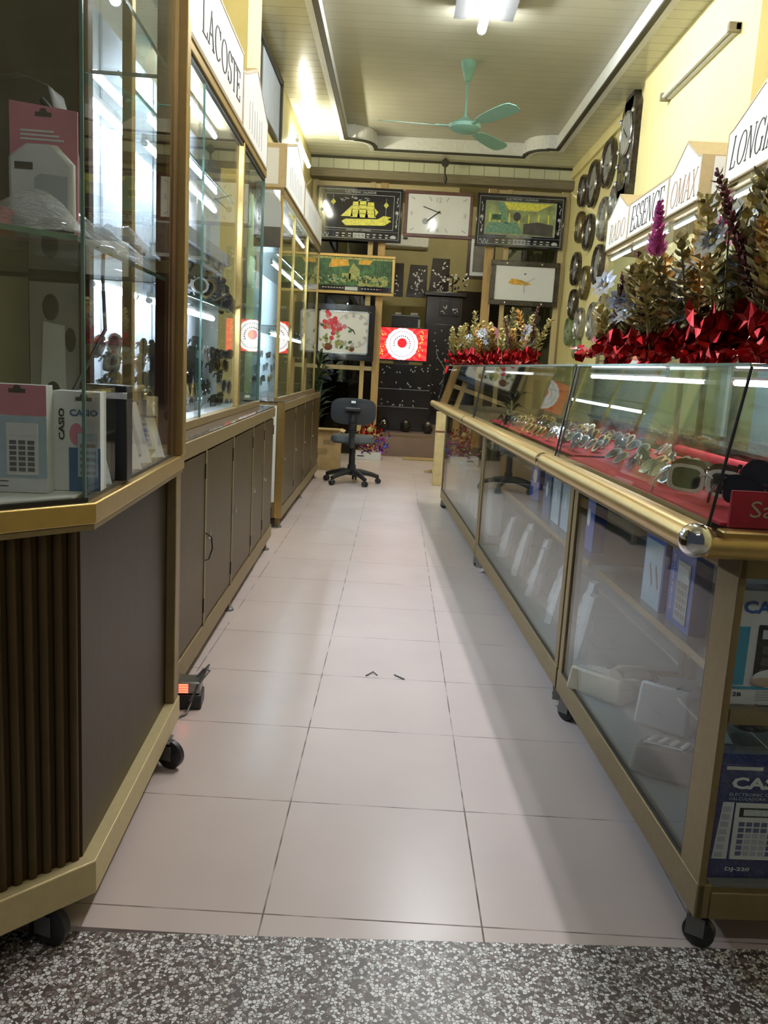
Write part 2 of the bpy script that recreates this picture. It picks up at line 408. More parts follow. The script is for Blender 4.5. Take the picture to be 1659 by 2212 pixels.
def _arc(cx, cy, a, b, t0, t1, n=20): return [(cx + a * cos(t0 + (t1 - t0) * i / n), cy + b * sin(t0 + (t1 - t0) * i / n)) for i in range(n + 1)]
TK, TN = .082, .036
def glyph(ch):
    """strokes of one serif capital: ('l', x0,y0,x1,y1,width) bars and ('a', outer, inner) bowls; returns strokes, advance"""
    S = []
    def bar(x0, y0, x1, y1, w): S.append(('l', x0, y0, x1, y1, w))
    def ser(x, y, w=.17): bar(x - w / 2, y, x + w / 2, y, TN)
    def bowl(cx, cy, a, b, t0, t1): S.append(('a', _arc(cx, cy, a, b, t0, t1), _arc(cx, cy, a - TK, b - TN, t0, t1)))
    hi = 1 - TN / 2; lo = TN / 2
    if ch == 'L': bar(.12, 0, .12, 1, TK); ser(.12, hi); bar(.03, lo, .5, lo, TN); bar(.5, 0, .5, .2, TN); adv = .6
    elif ch == 'A': bar(.08, 0, .32, 1, TN); bar(.32, 1, .58, 0, TK); bar(.16, .36, .48, .36, TN); ser(.07, lo); ser(.58, lo, .2); adv = .7
    elif ch in 'CG':
        bowl(.4, .5, .36, .5, .7, 2 * pi - .75); bar(.66, .72, .66, .98, TN); adv = .78
        if ch == 'G': bar(.64, .05, .64, .42, TK); ser(.64, .42); adv = .82
    elif ch == 'O': bowl(.4, .5, .37, .5, 0, 2 * pi); adv = .84
    elif ch == 'S':
        bowl(.27, .75, .22, .25, .5, pi * 1.5); bowl(.27, .27, .24, .27, -pi / 2 - 1.1, pi / 2); bar(.44, .75, .44, .98, TN); bar(.05, .02, .05, .28, TN); adv = .56
    elif ch == 'T': bar(.31, 0, .31, 1, TK); ser(.31, lo); bar(.03, hi, .59, hi, TN); bar(.03, .78, .03, 1, TN); bar(.59, .78, .59, 1, TN); adv = .66
    elif ch == 'E': bar(.12, 0, .12, 1, TK); bar(.03, hi, .5, hi, TN); bar(.03, lo, .53, lo, TN); bar(.12, .5, .38, .5, TN); bar(.5, .8, .5, 1, TN); bar(.53, 0, .53, .22, TN); bar(.38, .4, .38, .6, TN); adv = .62
    elif ch == 'N': bar(.1, 0, .1, 1, TN); bar(.1, 1, .6, 0, TK); bar(.6, 0, .6, 1, TN); ser(.08, hi); ser(.1, lo); ser(.6, hi); adv = .74
    elif ch == 'I': bar(.14, 0, .14, 1, TK); ser(.14, hi); ser(.14, lo); adv = .3
    elif ch == 'R': bar(.12, 0, .12, 1, TK); ser(.1, hi); ser(.12, lo); bowl(.27, .74, .26, .26, -pi / 2, pi / 2); bar(.12, hi, .27, hi, TN); bar(.12, .49, .28, .49, TN); bar(.3, .49, .58, 0, TK); ser(.6, lo, .12); adv = .68
    elif ch == 'D': bar(.12, 0, .12, 1, TK); bar(.03, hi, .3, hi, TN); bar(.03, lo, .3, lo, TN); bowl(.3, .5, .36, .5, -pi / 2, pi / 2); adv = .76
    elif ch == 'M': bar(.1, 0, .1, 1, TN); bar(.1, 1, .38, .05, TK); bar(.38, .05, .68, 1, TN); bar(.68, 0, .68, 1, TK); ser(.1, lo); ser(.68, lo); ser(.08, hi); ser(.7, hi); adv = .82
    elif ch == 'X': bar(.08, 1, .56, 0, TK); bar(.54, 1, .08, 0, TN); ser(.1, hi); ser(.54, hi); ser(.08, lo); ser(.56, lo); adv = .66
    else: adv = .4
    return S, adv
def serif(word, parent, o, u, v, w, h, mt, shear=0, name='lettering', depth=.002):
    o, u, v = V(o), V(u).normalized(), V(v).normalized(); nn = u.cross(v)
    tot = sum(glyph(c)[1] for c in word); k = w / (tot * 1.0); b = MB(mt); x = 0
    def P(px, py): return o + u * ((px + x) * k + shear * py * h) + v * (py * h)
    for ch in word:
        S, adv = glyph(ch)
        for s in S:
            if s[0] == 'l':
                _, x0, y0, x1, y1, t = s; dx, dy = (x1 - x0), (y1 - y0)
                if abs(dy) < 1e-6: q = [(x0, y0 - t / 2), (x1, y0 - t / 2), (x1, y1 + t / 2), (x0, y1 + t / 2)]
                else: q = [(x0 - t / 2, y0), (x0 + t / 2, y0), (x1 + t / 2, y1), (x1 - t / 2, y1)]
                b.prism([P(*p) for p in q], nn * depth)
            else: b.ribbon([P(*p) for p in s[1]], [P(*p) for p in s[2]], nn * depth, closed=False)
        x += adv
    return b.build(name, parent, smooth=False)

X, Y, Z = V((1, 0, 0)), V((0, 1, 0)), V((0, 0, 1))

# ------------------------------------------------------------------ the shell
b = MB('floor_tile'); b.box((-2.2, 1.63, -.1), (3.2, 11.8, 0)); struct(b.build('floor', smooth=False), 'pinkish beige square tiled shop floor', 'floor')
b = MB('terrazzo'); b.prism([(-2.2, 1.535, -.1), (-2.2, -1.5, -.1), (3.2, -1.5, -.1), (3.2, 1.80, -.1)], (0, 0, .1015))
struct(b.build('floor_threshold', smooth=False), 'speckled grey terrazzo threshold at the shop entrance', 'floor')
b = MB('yellow_wall'); b.box((-1.5, 1.4, 0), (-1.3, 11.8, 4.3))
struct(b.build('wall_left', smooth=False), 'yellow painted wall behind the tall sunglasses showcases', 'wall')
b = MB('yellow_wall'); b.box((2.2, -.5, 0), (2.4, 11.8, 4.3)); struct(b.build('wall_right', smooth=False), 'yellow painted wall hung with round clocks', 'wall')
b = MB('yellow_wall'); b.box((2.10, 5.58, 0), (2.2, 8.15, 3.96)); b.box((2.16, 8.15, 3.83), (2.2, 11.7, 3.96))
struct(b.build('wall_pier', smooth=False), 'shallow yellow pier with the unlit tube fixture', 'wall')
b = MB('yellow_wall'); b.box((-1.3, 6.03, 0), (-1.13, 6.55, 3.96)); struct(b.build('wall_pillar', smooth=False), 'yellow pillar rising behind the white sign boxes', 'wall')

# dropped ceiling border with a notched opening, raised tray above
def mirror(pts): return [(1.01 - p[0], p[1]) for p in pts][::-1]
ZB, ZT = 3.96, 4.13
lc = [(-.79, 1.0), (-.79, 10.76), (-.68, 10.76), (-.68, 10.79)]
lc += [(-.68 + .23 * sin(t), 10.79 + .27 * (1 - cos(t))) for t in [i * pi / 2 / 8 for i in range(1, 9)]] + [(-.44, 11.06), (-.44, 11.2)]
hole = lc + mirror(lc)
outer = [(-1.3, -.5), (-1.3, 11.8), (2.2, 11.8), (2.2, -.5)]
tri = tessellate_polygon([[V((*p, 0)) for p in outer], [V((*p, 0)) for p in hole]])
allp = outer + hole; b = MB('ceiling_border')
fs = []
for t in tri:
    a, c_, d = [V((*allp[i], 0)) for i in t]
    fs.append(tuple(t) if (c_ - a).cross(d - a).z < 0 else tuple(t[::-1]))
b.add([(*p, ZB) for p in allp], fs); b.add([(*p, ZB + .03) for p in allp], [f[::-1] for f in fs])
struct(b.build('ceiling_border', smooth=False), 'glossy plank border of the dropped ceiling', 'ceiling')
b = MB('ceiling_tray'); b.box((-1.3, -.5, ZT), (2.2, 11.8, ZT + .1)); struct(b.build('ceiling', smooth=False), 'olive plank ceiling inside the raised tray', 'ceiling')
def inset(pts, d):   # move a closed outline towards the opening's middle
    n = len(pts); out = []
    for i in range(n):
        p, q, r = V((*pts[i - 1], 0)), V((*pts[i], 0)), V((*pts[(i + 1) % n], 0))
        a = (q - p).normalized(); c_ = (r - q).normalized(); na = V((a.y, -a.x, 0)); nc = V((c_.y, -c_.x, 0))
        k = (na + nc); k = k / max(.35, k.length_squared) * 2
        out.append((q.x + k.x * d, q.y + k.y * d))
    return out
b = MB('trim_white'); i1 = inset(hole, .012)
b.ribbon([(*p, ZB - .002) for p in hole], [(*p, ZB - .002) for p in i1], (0, 0, ZT - ZB), 'trim_white')
struct(b.build('trim_1', smooth=False), 'white upstand around the ceiling tray', 'trim')
b = MB('trim_dark'); i2 = inset(hole, .03)
b.ribbon([(*p, ZB - .014) for p in inset(hole, -.012)], [(*p, ZB - .014) for p in i2], (0, 0, .02))
struct(b.build('trim_2', smooth=False), 'thin black moulding edging the ceiling tray', 'trim')
b = MB('trim_white'); b.ribbon([(*p, ZB - .008) for p in inset(hole, -.075)], [(*p, ZB - .008) for p in inset(hole, -.02)], (0, 0, .007))
struct(b.build('trim_3', smooth=False), 'pale strip beside the ceiling tray moulding', 'trim')
b = MB('fascia'); b.box((-1.3, 11.66, 3.80), (2.2, 11.8, 3.96)); struct(b.build('trim_4', smooth=False), 'cream plank fascia above the back opening', 'trim')
b = MB('trim_dark'); b.box((-1.3, 11.63, 3.935), (2.2, 11.66, 3.96)); struct(b.build('trim_5', smooth=False), 'dark moulding along the top of the cream fascia', 'trim')
b = MB('beam_brown'); b.box((-1.3, 11.6, 3.69), (2.2, 11.8, 3.80)); struct(b.build('trim_6', smooth=False, bevel=.01), 'brown beam over the back partition', 'trim')

# window high on the left wall
t = struct(bpy.data.objects.new('window_1', None), 'dark framed high window beside the yellow pillar', 'window'); C.objects.link(t); t.location = (-1.3, 7.2, 3.3)
b = MB('trim_dark')
for a, c_ in (((0, 0, 0), (.04, .06, .62)), ((0, 1.4, 0), (.04, 1.46, .62)), ((0, 0, .56), (.04, 1.46, .62)), ((0, 0, 0), (.04, 1.46, .03))): b.box(a, c_)
b.build('window_frame', t, bevel=.004)
MB('poster_dark').box((.002, .06, .03), (.012, .38, .56)).build('dark_pane', t)
MB('case_grey').box((.002, .38, .03), (.016, 1.40, .56)).build('pane', t)

# ------------------------------------------------------------------ sunglasses
def outline(kind, n=18):
    pts = []
    for i in range(n):
        t = 2 * pi * i / n; c_, s_ = cos(t), sin(t)
        if kind == 'round': x, z = .027 * c_, .026 * s_
        elif kind == 'square':
            e = .55; x, z = .030 * math.copysign(abs(c_) ** e, c_), .023 * math.copysign(abs(s_) ** e, s_)
        elif kind == 'aviator': x, z = .030 * c_ * (1 + .12 * s_), .026 * s_ - .006 * c_ * (1 if s_ < 0 else .2)
        else: x, z = .033 * c_, .019 * s_ + .004 * c_
        pts.append((x, z))
    return pts
def make_glasses(kind, frame, lens, size=1.0, folded=True):
    root = thing('sunglasses', 'sunglasses', 'sunglasses')
    b = MB(frame); ol = outline(kind)
    for sx in (-1, 1):
        o = [(sx * (.036 + x * 1.14), 0, z * 1.16) for x, z in ol]; i = [(sx * (.036 + x * .9), 0, z * .88) for x, z in ol]
        b.ribbon(o, i, (0, .005, 0))
    b.tube([(-.012, .002, .008), (0, -.002, .012), (.012, .002, .008)], .0028, n=6)
    for sx in (-1, 1): b.box((sx * .066, 0, .008), (sx * .073, .008, .016))
    b.v = [(p[0] * size, p[1] * size, p[2] * size) for p in b.v]
    b.build('frame', root)
    for sx in (-1, 1):
        b = MB(lens); b.prism([(sx * (.036 + x * .92), .0015, z * .92) for x, z in ol], (0, .002, 0))
        b.v = [(p[0] * size, p[1] * size, p[2] * size) for p in b.v]; b.build('lens', root, smooth=False)
        b = MB(frame)
        if folded: b.tube([(sx * .070, .006, .012), (sx * .066, .014, .012), (-sx * .03, .018 + .004 * sx, .008), (-sx * .05, .018 + .004 * sx, -.004)], [.0028, .003, .003, .0026], n=6)
        else: b.tube([(sx * .070, .006, .012), (sx * .071, .05, .012), (sx * .067, .105, .008), (sx * .064, .135, -.014)], [.003, .0034, .003, .0028], n=6)
        b.v = [(p[0] * size, p[1] * size, p[2] * size) for p in b.v]; b.build('temple', root)
    return root
KINDS = [('square', 'black_gloss', 'dark_lens', 'black square'), ('aviator', 'silver', 'smoke_lens', 'silver-rimmed aviator'), ('round', 'black_gloss', 'dark_lens', 'black round'),
         ('wrap', 'black_gloss', 'smoke_lens', 'narrow black wraparound'), ('square', 'tortoise', 'brown_lens', 'brown tortoiseshell'), ('aviator', 'gold', 'dark_lens', 'gold-rimmed dark')]
protos = {}
def glasses(i, loc, rot, label, group, size=1.0, folded=True):
    key = (i, size, folded)
    if key not in protos:
        k = KINDS[i]; g = make_glasses(k[0], k[1], k[2], size, folded); protos[key] = g
        g.location = loc; g.rotation_euler = rot; g['label'] = label; g['group'] = group; return g
    return dup(protos[key], loc, rot, label, group)

# ------------------------------------------------------------------ casters and feet
def caster(parent, x, y, yaw, wheel='black_plastic', r=.035):
    c = MB('fixture_grey'); c.box((x - .012, y - .03, .085), (x + .02, y + .03, .0895)); c.lathe((x, y, .07), [(.012, 0), (.012, .02)], n=10)
    u = V((cos(yaw), sin(yaw), 0)); w = V((-sin(yaw), cos(yaw), 0)); p = V((x, y, 0)) - w * .02
    for s_ in (-1, 1): c.obox(p + u * (s_ * .018 - .0015) - w * .014 + Z * .03, u * .003, w * .04, Z * .045)
    o = c.build('caster', parent)
    MB(wheel).lathe(p - u * .014 + Z * r, [(.010, 0), (r * .8, 0), (r, .005), (r, .023), (r * .8, .028), (.010, .028)], u, 20).build('wheel', o)
    return o

# ------------------------------------------------------------------ corner showcase (near left)
A_ROT = .060
A = thing('corner_showcase', 'gold-framed glass showcase with chamfered corner and fluted brown base, nearest the entrance', 'display cabinet', (-.588, 1.615, 0), A_ROT)
P0, P1, P2, P3, P4 = (0, 0), (0, .90), (-.60, .90), (-.60, -.43), (-.43, -.43)
plan = [P0, P1, P2, P3, P4]
def offs(pl, d):       # outline moved outwards by d
    n = len(pl); out = []
    for i in range(n):
        p, q, r = V((*pl[i - 1], 0)), V((*pl[i], 0)), V((*pl[(i + 1) % n], 0))
        a = (q - p).normalized(); c_ = (r - q).normalized(); na = V((a.y, -a.x, 0)); nc = V((c_.y, -c_.x, 0)); k = na + nc
        k = k / k.length_squared * 2; out.append((q.x + k.x * d, q.y + k.y * d))
    return out
def ring(mb, o, i, z0, z1, mt=None): mb.ribbon([(*p, z0) for p in o], [(*p, z0) for p in i], (0, 0, z1 - z0), mt)
MB('bronze_panel').prism([(*p, .17) for p in offs(plan, -.028)], (0, 0, .74)).build('body', A, smooth=False)
b = MB('gold_pale'); ring(b, offs(plan, .004), offs(plan, -.04), .095, .172); b.build('base_rail', A, bevel=.003)
b = MB('gold'); ring(b, offs(plan, .008), offs(plan, -.045), .905, .948); b.build('ledge', A, bevel=.003)
b = MB('gold_dull'); ring(b, offs(plan, .004), offs(plan, -.03), .893, .904); b.build('ledge_lip', A)
# fluting on the chamfered side
d45 = V((P4[0] - P0[0], P4[1] - P0[1], 0)).normalized(); n45 = V((-d45.y, d45.x, 0))
if n45.y > 0: n45 = -n45
b = MB('bronze_flute'); base45 = V((*P0, 0)) - n45 * .026
for k in range(19):
    c_ = base45 + d45 * (.030 + .0305 * k); vs = []
    arc = [c_ + d45 * (.0095 * cos(t)) + n45 * (.006 * sin(t)) for t in [pi * i / 6 for i in range(7)]]
    b.prism([p + Z * .172 for p in arc], Z * .722)
b.build('fluted_panel', A)
b = MB('gold_dull')
b.box((-.03, .835, .172), (.0, .90, .893)); b.build('corner_stile', A, bevel=.003)
b = MB('gold'); b.box((-.035, .855, .948), (.012, .905, 2.55)); b.build('post', A, bevel=.003)
b = MB('mahogany'); b.box((-.06, .80, .948), (-.012, .850, 2.55)); b.build('inner_post', A, bevel=.002)
b = MB('gold'); b.box((-.60, .86, .948), (-.56, .90, 2.55)); b.build('post', A, bevel=.003)
# glass walls
gp = offs(plan, -.016)
for nme, a, c_ in (('glass_pane', gp[0], (gp[1][0], .85)), ('glass_pane', gp[4], gp[0]), ('glass_pane', gp[3], gp[4]), ('side_glass', (-.04, .87), (-.26, .87))):
    p, q = V((*a, .95)), V((*c_, .95)); nn = (q - p).normalized().cross(Z) * .005
    MB('glass').prism([p, q, q + Z * 1.6, p + Z * 1.6], nn).build(nme, A, smooth=False)
b = MB('seal_black')
p, q = V((*gp[0], .948)), V((gp[1][0], .84, .948)); b.obox(p + V((-.008, 0, 0)), q - p, V((.014, 0, 0)), Z * .008)
p, q = V((*gp[4], .948)), V((*gp[0], .948)); b.obox(p, q - p, n45 * .012, Z * .008); b.build('seal', A)
MB('clear_edge').box((gp[0][0] - .004, gp[0][1] - .004, .95), (gp[0][0] + .002, gp[0][1] + .003, 2.55)).build('glass_joint', A)
MB('poster_dark').box((-.59, -.42, .948), (-.57, .30, 2.55)).build('back_panel', A)
MB('poster_dark').box((-.57, .865, .948), (-.28, .880, 2.55)).build('side_board', A)
MB('mahogany').box((-.285, .84, .948), (-.255, .885, 2.55)).build('inner_post', A, bevel=.002)
MB('steel_sheet').box((-.57, .855, .96), (-.432, .862, 1.44)).build('steel_panel', A)
sh = offs(plan, -.03)
MB('glass').prism([(*p, 1.447) for p in sh], (0, 0, .008)).build('glass_shelf', A, smooth=False)
b = MB('clear_edge'); ring(b, sh, offs(plan, -.033), 1.446, 1.456); b.build('shelf_edge', A)
MB('glass').prism([(*p, 2.00) for p in sh], (0, 0, .008)).build('glass_shelf', A, smooth=False)
b = MB('clear_edge'); ring(b, sh, offs(plan, -.033), 1.999, 2.009); b.build('shelf_edge', A)
MB('panel_white').prism([(*p, .948) for p in offs(plan, -.045)], (0, 0, .006)).build('floor_panel', A, smooth=False)
MB('gold_dull').prism([(*p, 2.55) for p in offs(plan, .01)], (0, 0, .06)).build('top_panel', A, smooth=False)
for (x, y, r) in ((-.10, -.03, 1.2), (-.012, .76, 1.15), (-.5, .8, 0), (-.5, -.38, .5)): caster(A, x, y, r, r=.045)
AM = Matrix.Translation((-.588, 1.615, 0)) @ Matrix.Rotation(A_ROT, 4, 'Z')
def a_w(x, y, z=0): return AM @ V((x, y, z))

# ------------------------------------------------------------------ tall sunglasses showcases, middle and far left
def tall_case(name, label, loc, rot, ln, depth, setb, doors, pale=False):
    """front plane x=0, running along +y, depth towards -x; glass set back by setb"""
    T = thing(name, label, 'display cabinet', loc, rot)
    MB('bronze_panel').box((-depth, .012, .16), (-.02, ln - .012, .90)).build('body', T)
    b = MB('gold_dull'); b.box((-.03, 0, .08), (.004, ln, .165)); b.build('kick_rail', T, bevel=.003)
    b = MB('gold_dull'); b.box((-.03, 0, .885), (.006, ln, .945)); b.build('top_rail', T, bevel=.003)
    MB('granite').box((-depth, 0, .935), (.0, ln, .952)).build('worktop', T, bevel=.002)
    b = MB('gold_dull'); b.box((-depth, 0, .08), (-.03, .03, .945)); b.build('end_frame', T)
    n = len(doors) - 1
    for i in range(n):
        y0, y1 = doors[i] + .012, doors[i + 1] - .012
        d = MB('door_panel').box((-.02, y0, .175), (0, y1, .875)).build('door', T, bevel=.003)
        h = MB('chrome'); yy = y0 + .05; h.lathe((0, yy, .52), [(.009, 0), (.009, .006), (.004, .010)], X, 12); h.box((.008, yy - .003, .505), (.011, yy + .003, .545)); h.build('lock', d)
        b = MB('dark_gap'); b.box((0, y1 - .004, .22), (.004, y1 + .008, .28)); b.box((0, y1 - .004, .77), (.004, y1 + .008, .83)); b.build('hinge', d)
        if i: MB('gold_dull').box((-.02, doors[i] - .012, .165), (.003, doors[i] + .012, .885)).build('stile', T)
    for yy in (.06, ln * .5, ln - .06):
        b = MB('gold_dull'); b.box((-.05, yy - .02, .015), (-.02, yy + .02, .09)); b.lathe((-.03, yy, 0), [(.032, 0), (.03, .01), (.012, .018)], n=14, mt='fixture_grey'); b.build('foot', T)
    return T

# middle case
B_ROT = .0253
B = tall_case('sunglasses_showcase', 'tall glass sunglasses showcase under the grey-lettered white sign, four brown doors below', (-.717, 2.56, 0), B_ROT, 2.92, .52, .1, (.02, .70, 1.34, 1.98, 2.45, 2.90))
BM = Matrix.Translation((-.717, 2.56, 0)) @ Matrix.Rotation(B_ROT, 4, 'Z')
GX = -.10
b = MB('gold_dull'); b.box((GX - .03, .02, .952), (GX + .01, 2.86, .985)); b.build('sill_rail', B, bevel=.002)
b = MB('gold'); b.box((GX - .02, .02, 2.355), (GX + .012, 2.86, 2.41)); b.build('head_rail', B, bevel=.002)
b = MB('seal_black'); b.box((GX - .012, .02, 2.335), (GX + .002, 2.86, 2.355)); b.build('head_seal', B)
for yy in (0.0, 2.02): MB('gold').box((GX - .022, yy, .985), (GX + .008, yy + .035, 2.36)).build('post', B, bevel=.003)
MB('seal_black').box((GX - .02, 2.055, .985), (GX + .004, 2.068, 2.36)).build('post_seal', B)
MB('gold_dull').box((GX - .01, 2.30, .985), (GX - .03, 2.32, 2.36)).build('post', B)
MB('clear_edge').box((GX - .012, 2.846, .985), (GX + .004, 2.862, 2.36)).build('glass_joint', B)
for a, c_ in ((.035, 1.05), (1.0, 2.02)): MB('glass').box((GX - (.0 if a < 1 else .012), a, .985), (GX - (.0 if a < 1 else .012) - .005, c_, 2.355)).build('sliding_glass', B)
MB('clear_edge').box((GX - .007, 1.045, .985), (GX + .002, 1.053, 2.355)).build('glass_edge', B)
MB('glass_mirrorish').box((GX - .004, 2.07, .985), (GX - .009, 2.85, 2.355)).build('end_glass', B)
MB('glass').box((GX, 2.85, .985), (-.50, 2.856, 2.355)).build('side_glass', B)
MB('case_white').box((-.38, .03, .952), (-.365, 2.84, 2.40)).build('back_panel', B)
MB('panel_white').box((-.365, .03, .952), (GX - .03, 2.84, .962)).build('floor_panel', B)
for k, (z, yb) in enumerate(((1.49, 2.02), (2.04, 2.02))):
    MB('glass').box((-.362, .03, z), (GX - .04, yb, z + .008)).build('glass_shelf', B)
    MB('clear_edge').box((GX - .044, .03, z - .001), (GX - .039, yb, z + .009)).build('shelf_edge', B)
MB('gold_dull').box((-.50, 0, 2.41), (GX + .005, 2.86, 2.43)).build('top_panel', B)
for yy in (.55, 1.25, 1.75): MB('case_grey').box((-.366, yy, .96), (-.360, yy + .02, 2.40)).build('panel_joint', B)
def lamp_tube(name, label, a, c_, mt, r=.011, group=None, body='panel_white', up=.018):
    a, c_ = V(a), V(c_); t = thing(name, label, 'lamp', (a + c_) / 2, 0, group); h = (c_ - a) / 2; d = h.normalized()
    MB(mt).tube([-h + d * .02, h - d * .02], r, n=10).build('tube', t)
    s_ = d.cross(Z) * .014
    MB(body).obox(-h - s_ / 2 + Z * (r + .001), h * 2, s_, Z * up).build('batten', t)
    for s2 in (-1, 1): MB('panel_white').tube([d * (s2 * h.length) , d * (s2 * (h.length - .02))], r * 1.05, n=10).build('end_cap', t)
    return t
def b_w(x, y, z=0): return BM @ V((x, y, z))
LG = 'slim tubes under the showcase shelves'
for z, y0, y1, l in ((2.37, .85, 1.95, 'slim white tube lamp at the top of the grey-lettered showcase'), (2.015, .62, 1.98, 'slim white tube lamp under the upper shelf of the middle showcase'),
                 (1.465, .70, 1.98, 'slim white tube lamp under the lower shelf of the middle showcase')):
    lamp_tube('shelf_lamp', l, b_w(-.23, y0, z - .02), b_w(-.23, y1, z - .02), 'tube_case', group=LG)
lamp_tube('shelf_lamp', 'slim white tube seen through the corner showcase below its upper shelf', b_w(-.27, .06, 2.0), b_w(-.27, .55, 2.0), 'tube_case', group=LG)
lamp_tube('shelf_lamp', 'slim white tube seen through the corner showcase, level with its lower shelf', b_w(-.25, .1, 1.45), b_w(-.25, .6, 1.45), 'tube_case', group=LG)

# signs
def sign_box(name, label, loc, rot, boards, depth, face, zbase, side_white=True):
    """boards: (y0, y1, z0, z1, gable, word, ink, shear) in the box's own frame; face +1 looks to +x, -1 to -x"""
    T = thing(name, label, 'sign', loc, rot); f = face
    for (y0, y1, z0, z1, gab, word, ink, shear) in boards:
        if gab:
            m = (y0 + y1) / 2; k = .07; pk = gab
            pts = [(0, y0, z0), (0, y1, z0), (0, y1, z1), (0, y1 - k, z1 + .015), (0, m, z1 + pk), (0, y0 + k, z1 + .015), (0, y0, z1)]
        else: pts = [(0, y0, z0), (0, y1, z0), (0, y1, z1), (0, y0, z1)]
        MB('sign_tan').prism(pts, (-f * depth, 0, 0)).build('box', T, smooth=False)
        cx, cz = (y0 + y1) / 2, (z0 + z1) / 2
        def sh(d): return [(f * .002, cx + (p[1] - cx) * (1 - 2 * d / (y1 - y0)), cz + (p[2] - cz) * (1 - 2 * d / (z1 - z0 + (gab or 0)))) for p in pts]
        MB('sign_edge').ribbon([(f * .0, p[1], p[2]) for p in pts], sh(.014), (f * .004, 0, 0)).build('edge_trim', T, smooth=False)
        bd = MB('sign_white').prism([(f * .001, p[1], p[2]) for p in sh(.006)], (f * .002, 0, 0)).build('board', T, smooth=False)
        if word:
            wd, hh, wx, wz = word[1], word[2], word[3], word[4]
            o = (f * .0035, (y0 + wx) if f > 0 else (y1 - wx), z0 + wz)
            serif(word[0], bd, o, Y * f, Z, wd, hh, ink, shear)
    return T
SB = sign_box('sign_box', 'long white sign board with thin grey serif capitals, beside a faint gabled board', b_w(GX + .014, 0, 0), B_ROT,
         [(.0, 1.88, 2.39, 2.735, 0, ('LACOSTE', .90, .135, .89, .085), 'ink_black', 0), (1.88, 2.82, 2.39, 2.66, .16, None, None, 0)], .40, 1, 2.41)
b = MB('ink_grey'); 
for k in range(6): b.box((.0035, 2.10 + k * .09, 2.44), (.0045, 2.112 + k * .09, 2.58 + .02 * (k % 2)))
b.build('lettering', SB)

# sunglasses fixed to the white panel of the middle case
def panel_set(px, xk, where, grp, base_rows, seed=0, size=1.15):
    rnd = random.Random(seed); pts = sorted(px, key=lambda p: p[1]); rows = []
    for p in pts:
        if rows and p[1] - rows[-1][0][1] < base_rows: rows[-1].append(p)
        else: rows.append([p])
    names = ['top', 'second', 'third', 'fourth', 'fifth', 'sixth', 'seventh', 'eighth', 'ninth']; od = ['first', 'second', 'third', 'fourth', 'fifth', 'sixth', 'seventh', 'eighth']
    for ri, r in enumerate(rows):
        for ci, p in enumerate(sorted(r)):
            q = on_x(p[0], p[1], xk); k = p[2] if len(p) > 2 else rnd.choice([0, 0, 2, 0, 3, 5, 1])
            glasses(k, q, (rnd.uniform(-.15, .15), rnd.uniform(-.12, .12), pi / 2 + rnd.uniform(-.25, .1)),
                    f'{KINDS[k][3]} sunglasses, {od[ci]} from entrance in {names[ri]} row, {where}', grp, size)
GB = 'sunglasses fixed to the white panels of the tall showcases'
crop4 = lambda L: [(340 + p[0] / 4.608, 440 + p[1] / 4.608) + tuple(p[2:]) for p in L]
crop2 = lambda L: [(p[0] / 3.95, 500 + p[1] / 3.95) + tuple(p[2:]) for p in L]
PX = -1.055
panel_set(crop4([(300, 1480), (400, 1390), (490, 1490), (580, 1500), (295, 1715), (360, 1600), (640, 1605), (410, 1710, 2), (625, 1720), (355, 1855), (490, 1825), (690, 1820, 1), (595, 1950), (430, 1980, 1), (300, 2010), (715, 2005), (555, 1610, 0), (690, 1500, 3)]),
          PX, 'low in the middle showcase', GB, 22, 1, 1.4)
panel_set(crop2([(910, 970), (1055, 985), (1265, 1000), (965, 1115), (1155, 1125, 1), (1335, 1130), (1040, 1280, 4), (1265, 1260), (1110, 1440, 0), (1240, 1420), (1330, 1390), (1290, 1560, 4), (1150, 1555, 3), (930, 1330, 2)]),
          -1.0, 'behind the corner showcase glass', GB, 18, 2, 1.3)
# jumble on the lower shelf of the middle case
rnd = random.Random(5); n_up = ['lens up', 'tilted', 'standing', 'on its side']
upl = crop4([(330, 530), (390, 475), (480, 590), (400, 640), (330, 690), (520, 690), (350, 770), (490, 760), (315, 890), (430, 930), (440, 800), (620, 780), (690, 890), (640, 940), (600, 900), (660, 1030), (735, 1070), (600, 840), (560, 960), (680, 960)])
for k, p in enumerate(upl):
    q = on_x(p[0], p[1], -1.0 + .05 * sin(k * 2.1)); q.z = max(q.z, 1.535)
    kk = [0, 2, 0, 5, 3, 0, 1][k % 7]
    glasses(kk, q, (rnd.uniform(-.3, .5), rnd.uniform(-.4, .4), pi / 2 + rnd.uniform(-.6, .2)), 'dark sunglasses in the heaped stand on the lower shelf of the grey-lettered showcase', 'sunglasses heaped on the lower shelf', 1.5)
g = make_glasses('wrap', 'white_frame', 'brown_lens', 1.7); g.location = on_x(416, 607, -.96); g.rotation_euler = (.1, .2, pi / 2 - .4)
g['label'] = 'white-framed sports sunglasses with brown lenses on the lower shelf'; g['group'] = 'sunglasses heaped on the lower shelf'
b = MB('case_grey')
for k in range(5): b.box((-.30 + .03 * k, .75, 1.498 + .055 * k), (-.27 + .03 * k, 1.98, 1.50 + .055 * (k + 1)))
tag(b.build('sunglasses_stand'), 'grey stepped stand under the heaped sunglasses on the lower shelf', 'display stand'); bpy.data.objects['sunglasses_stand'].matrix_world = BM

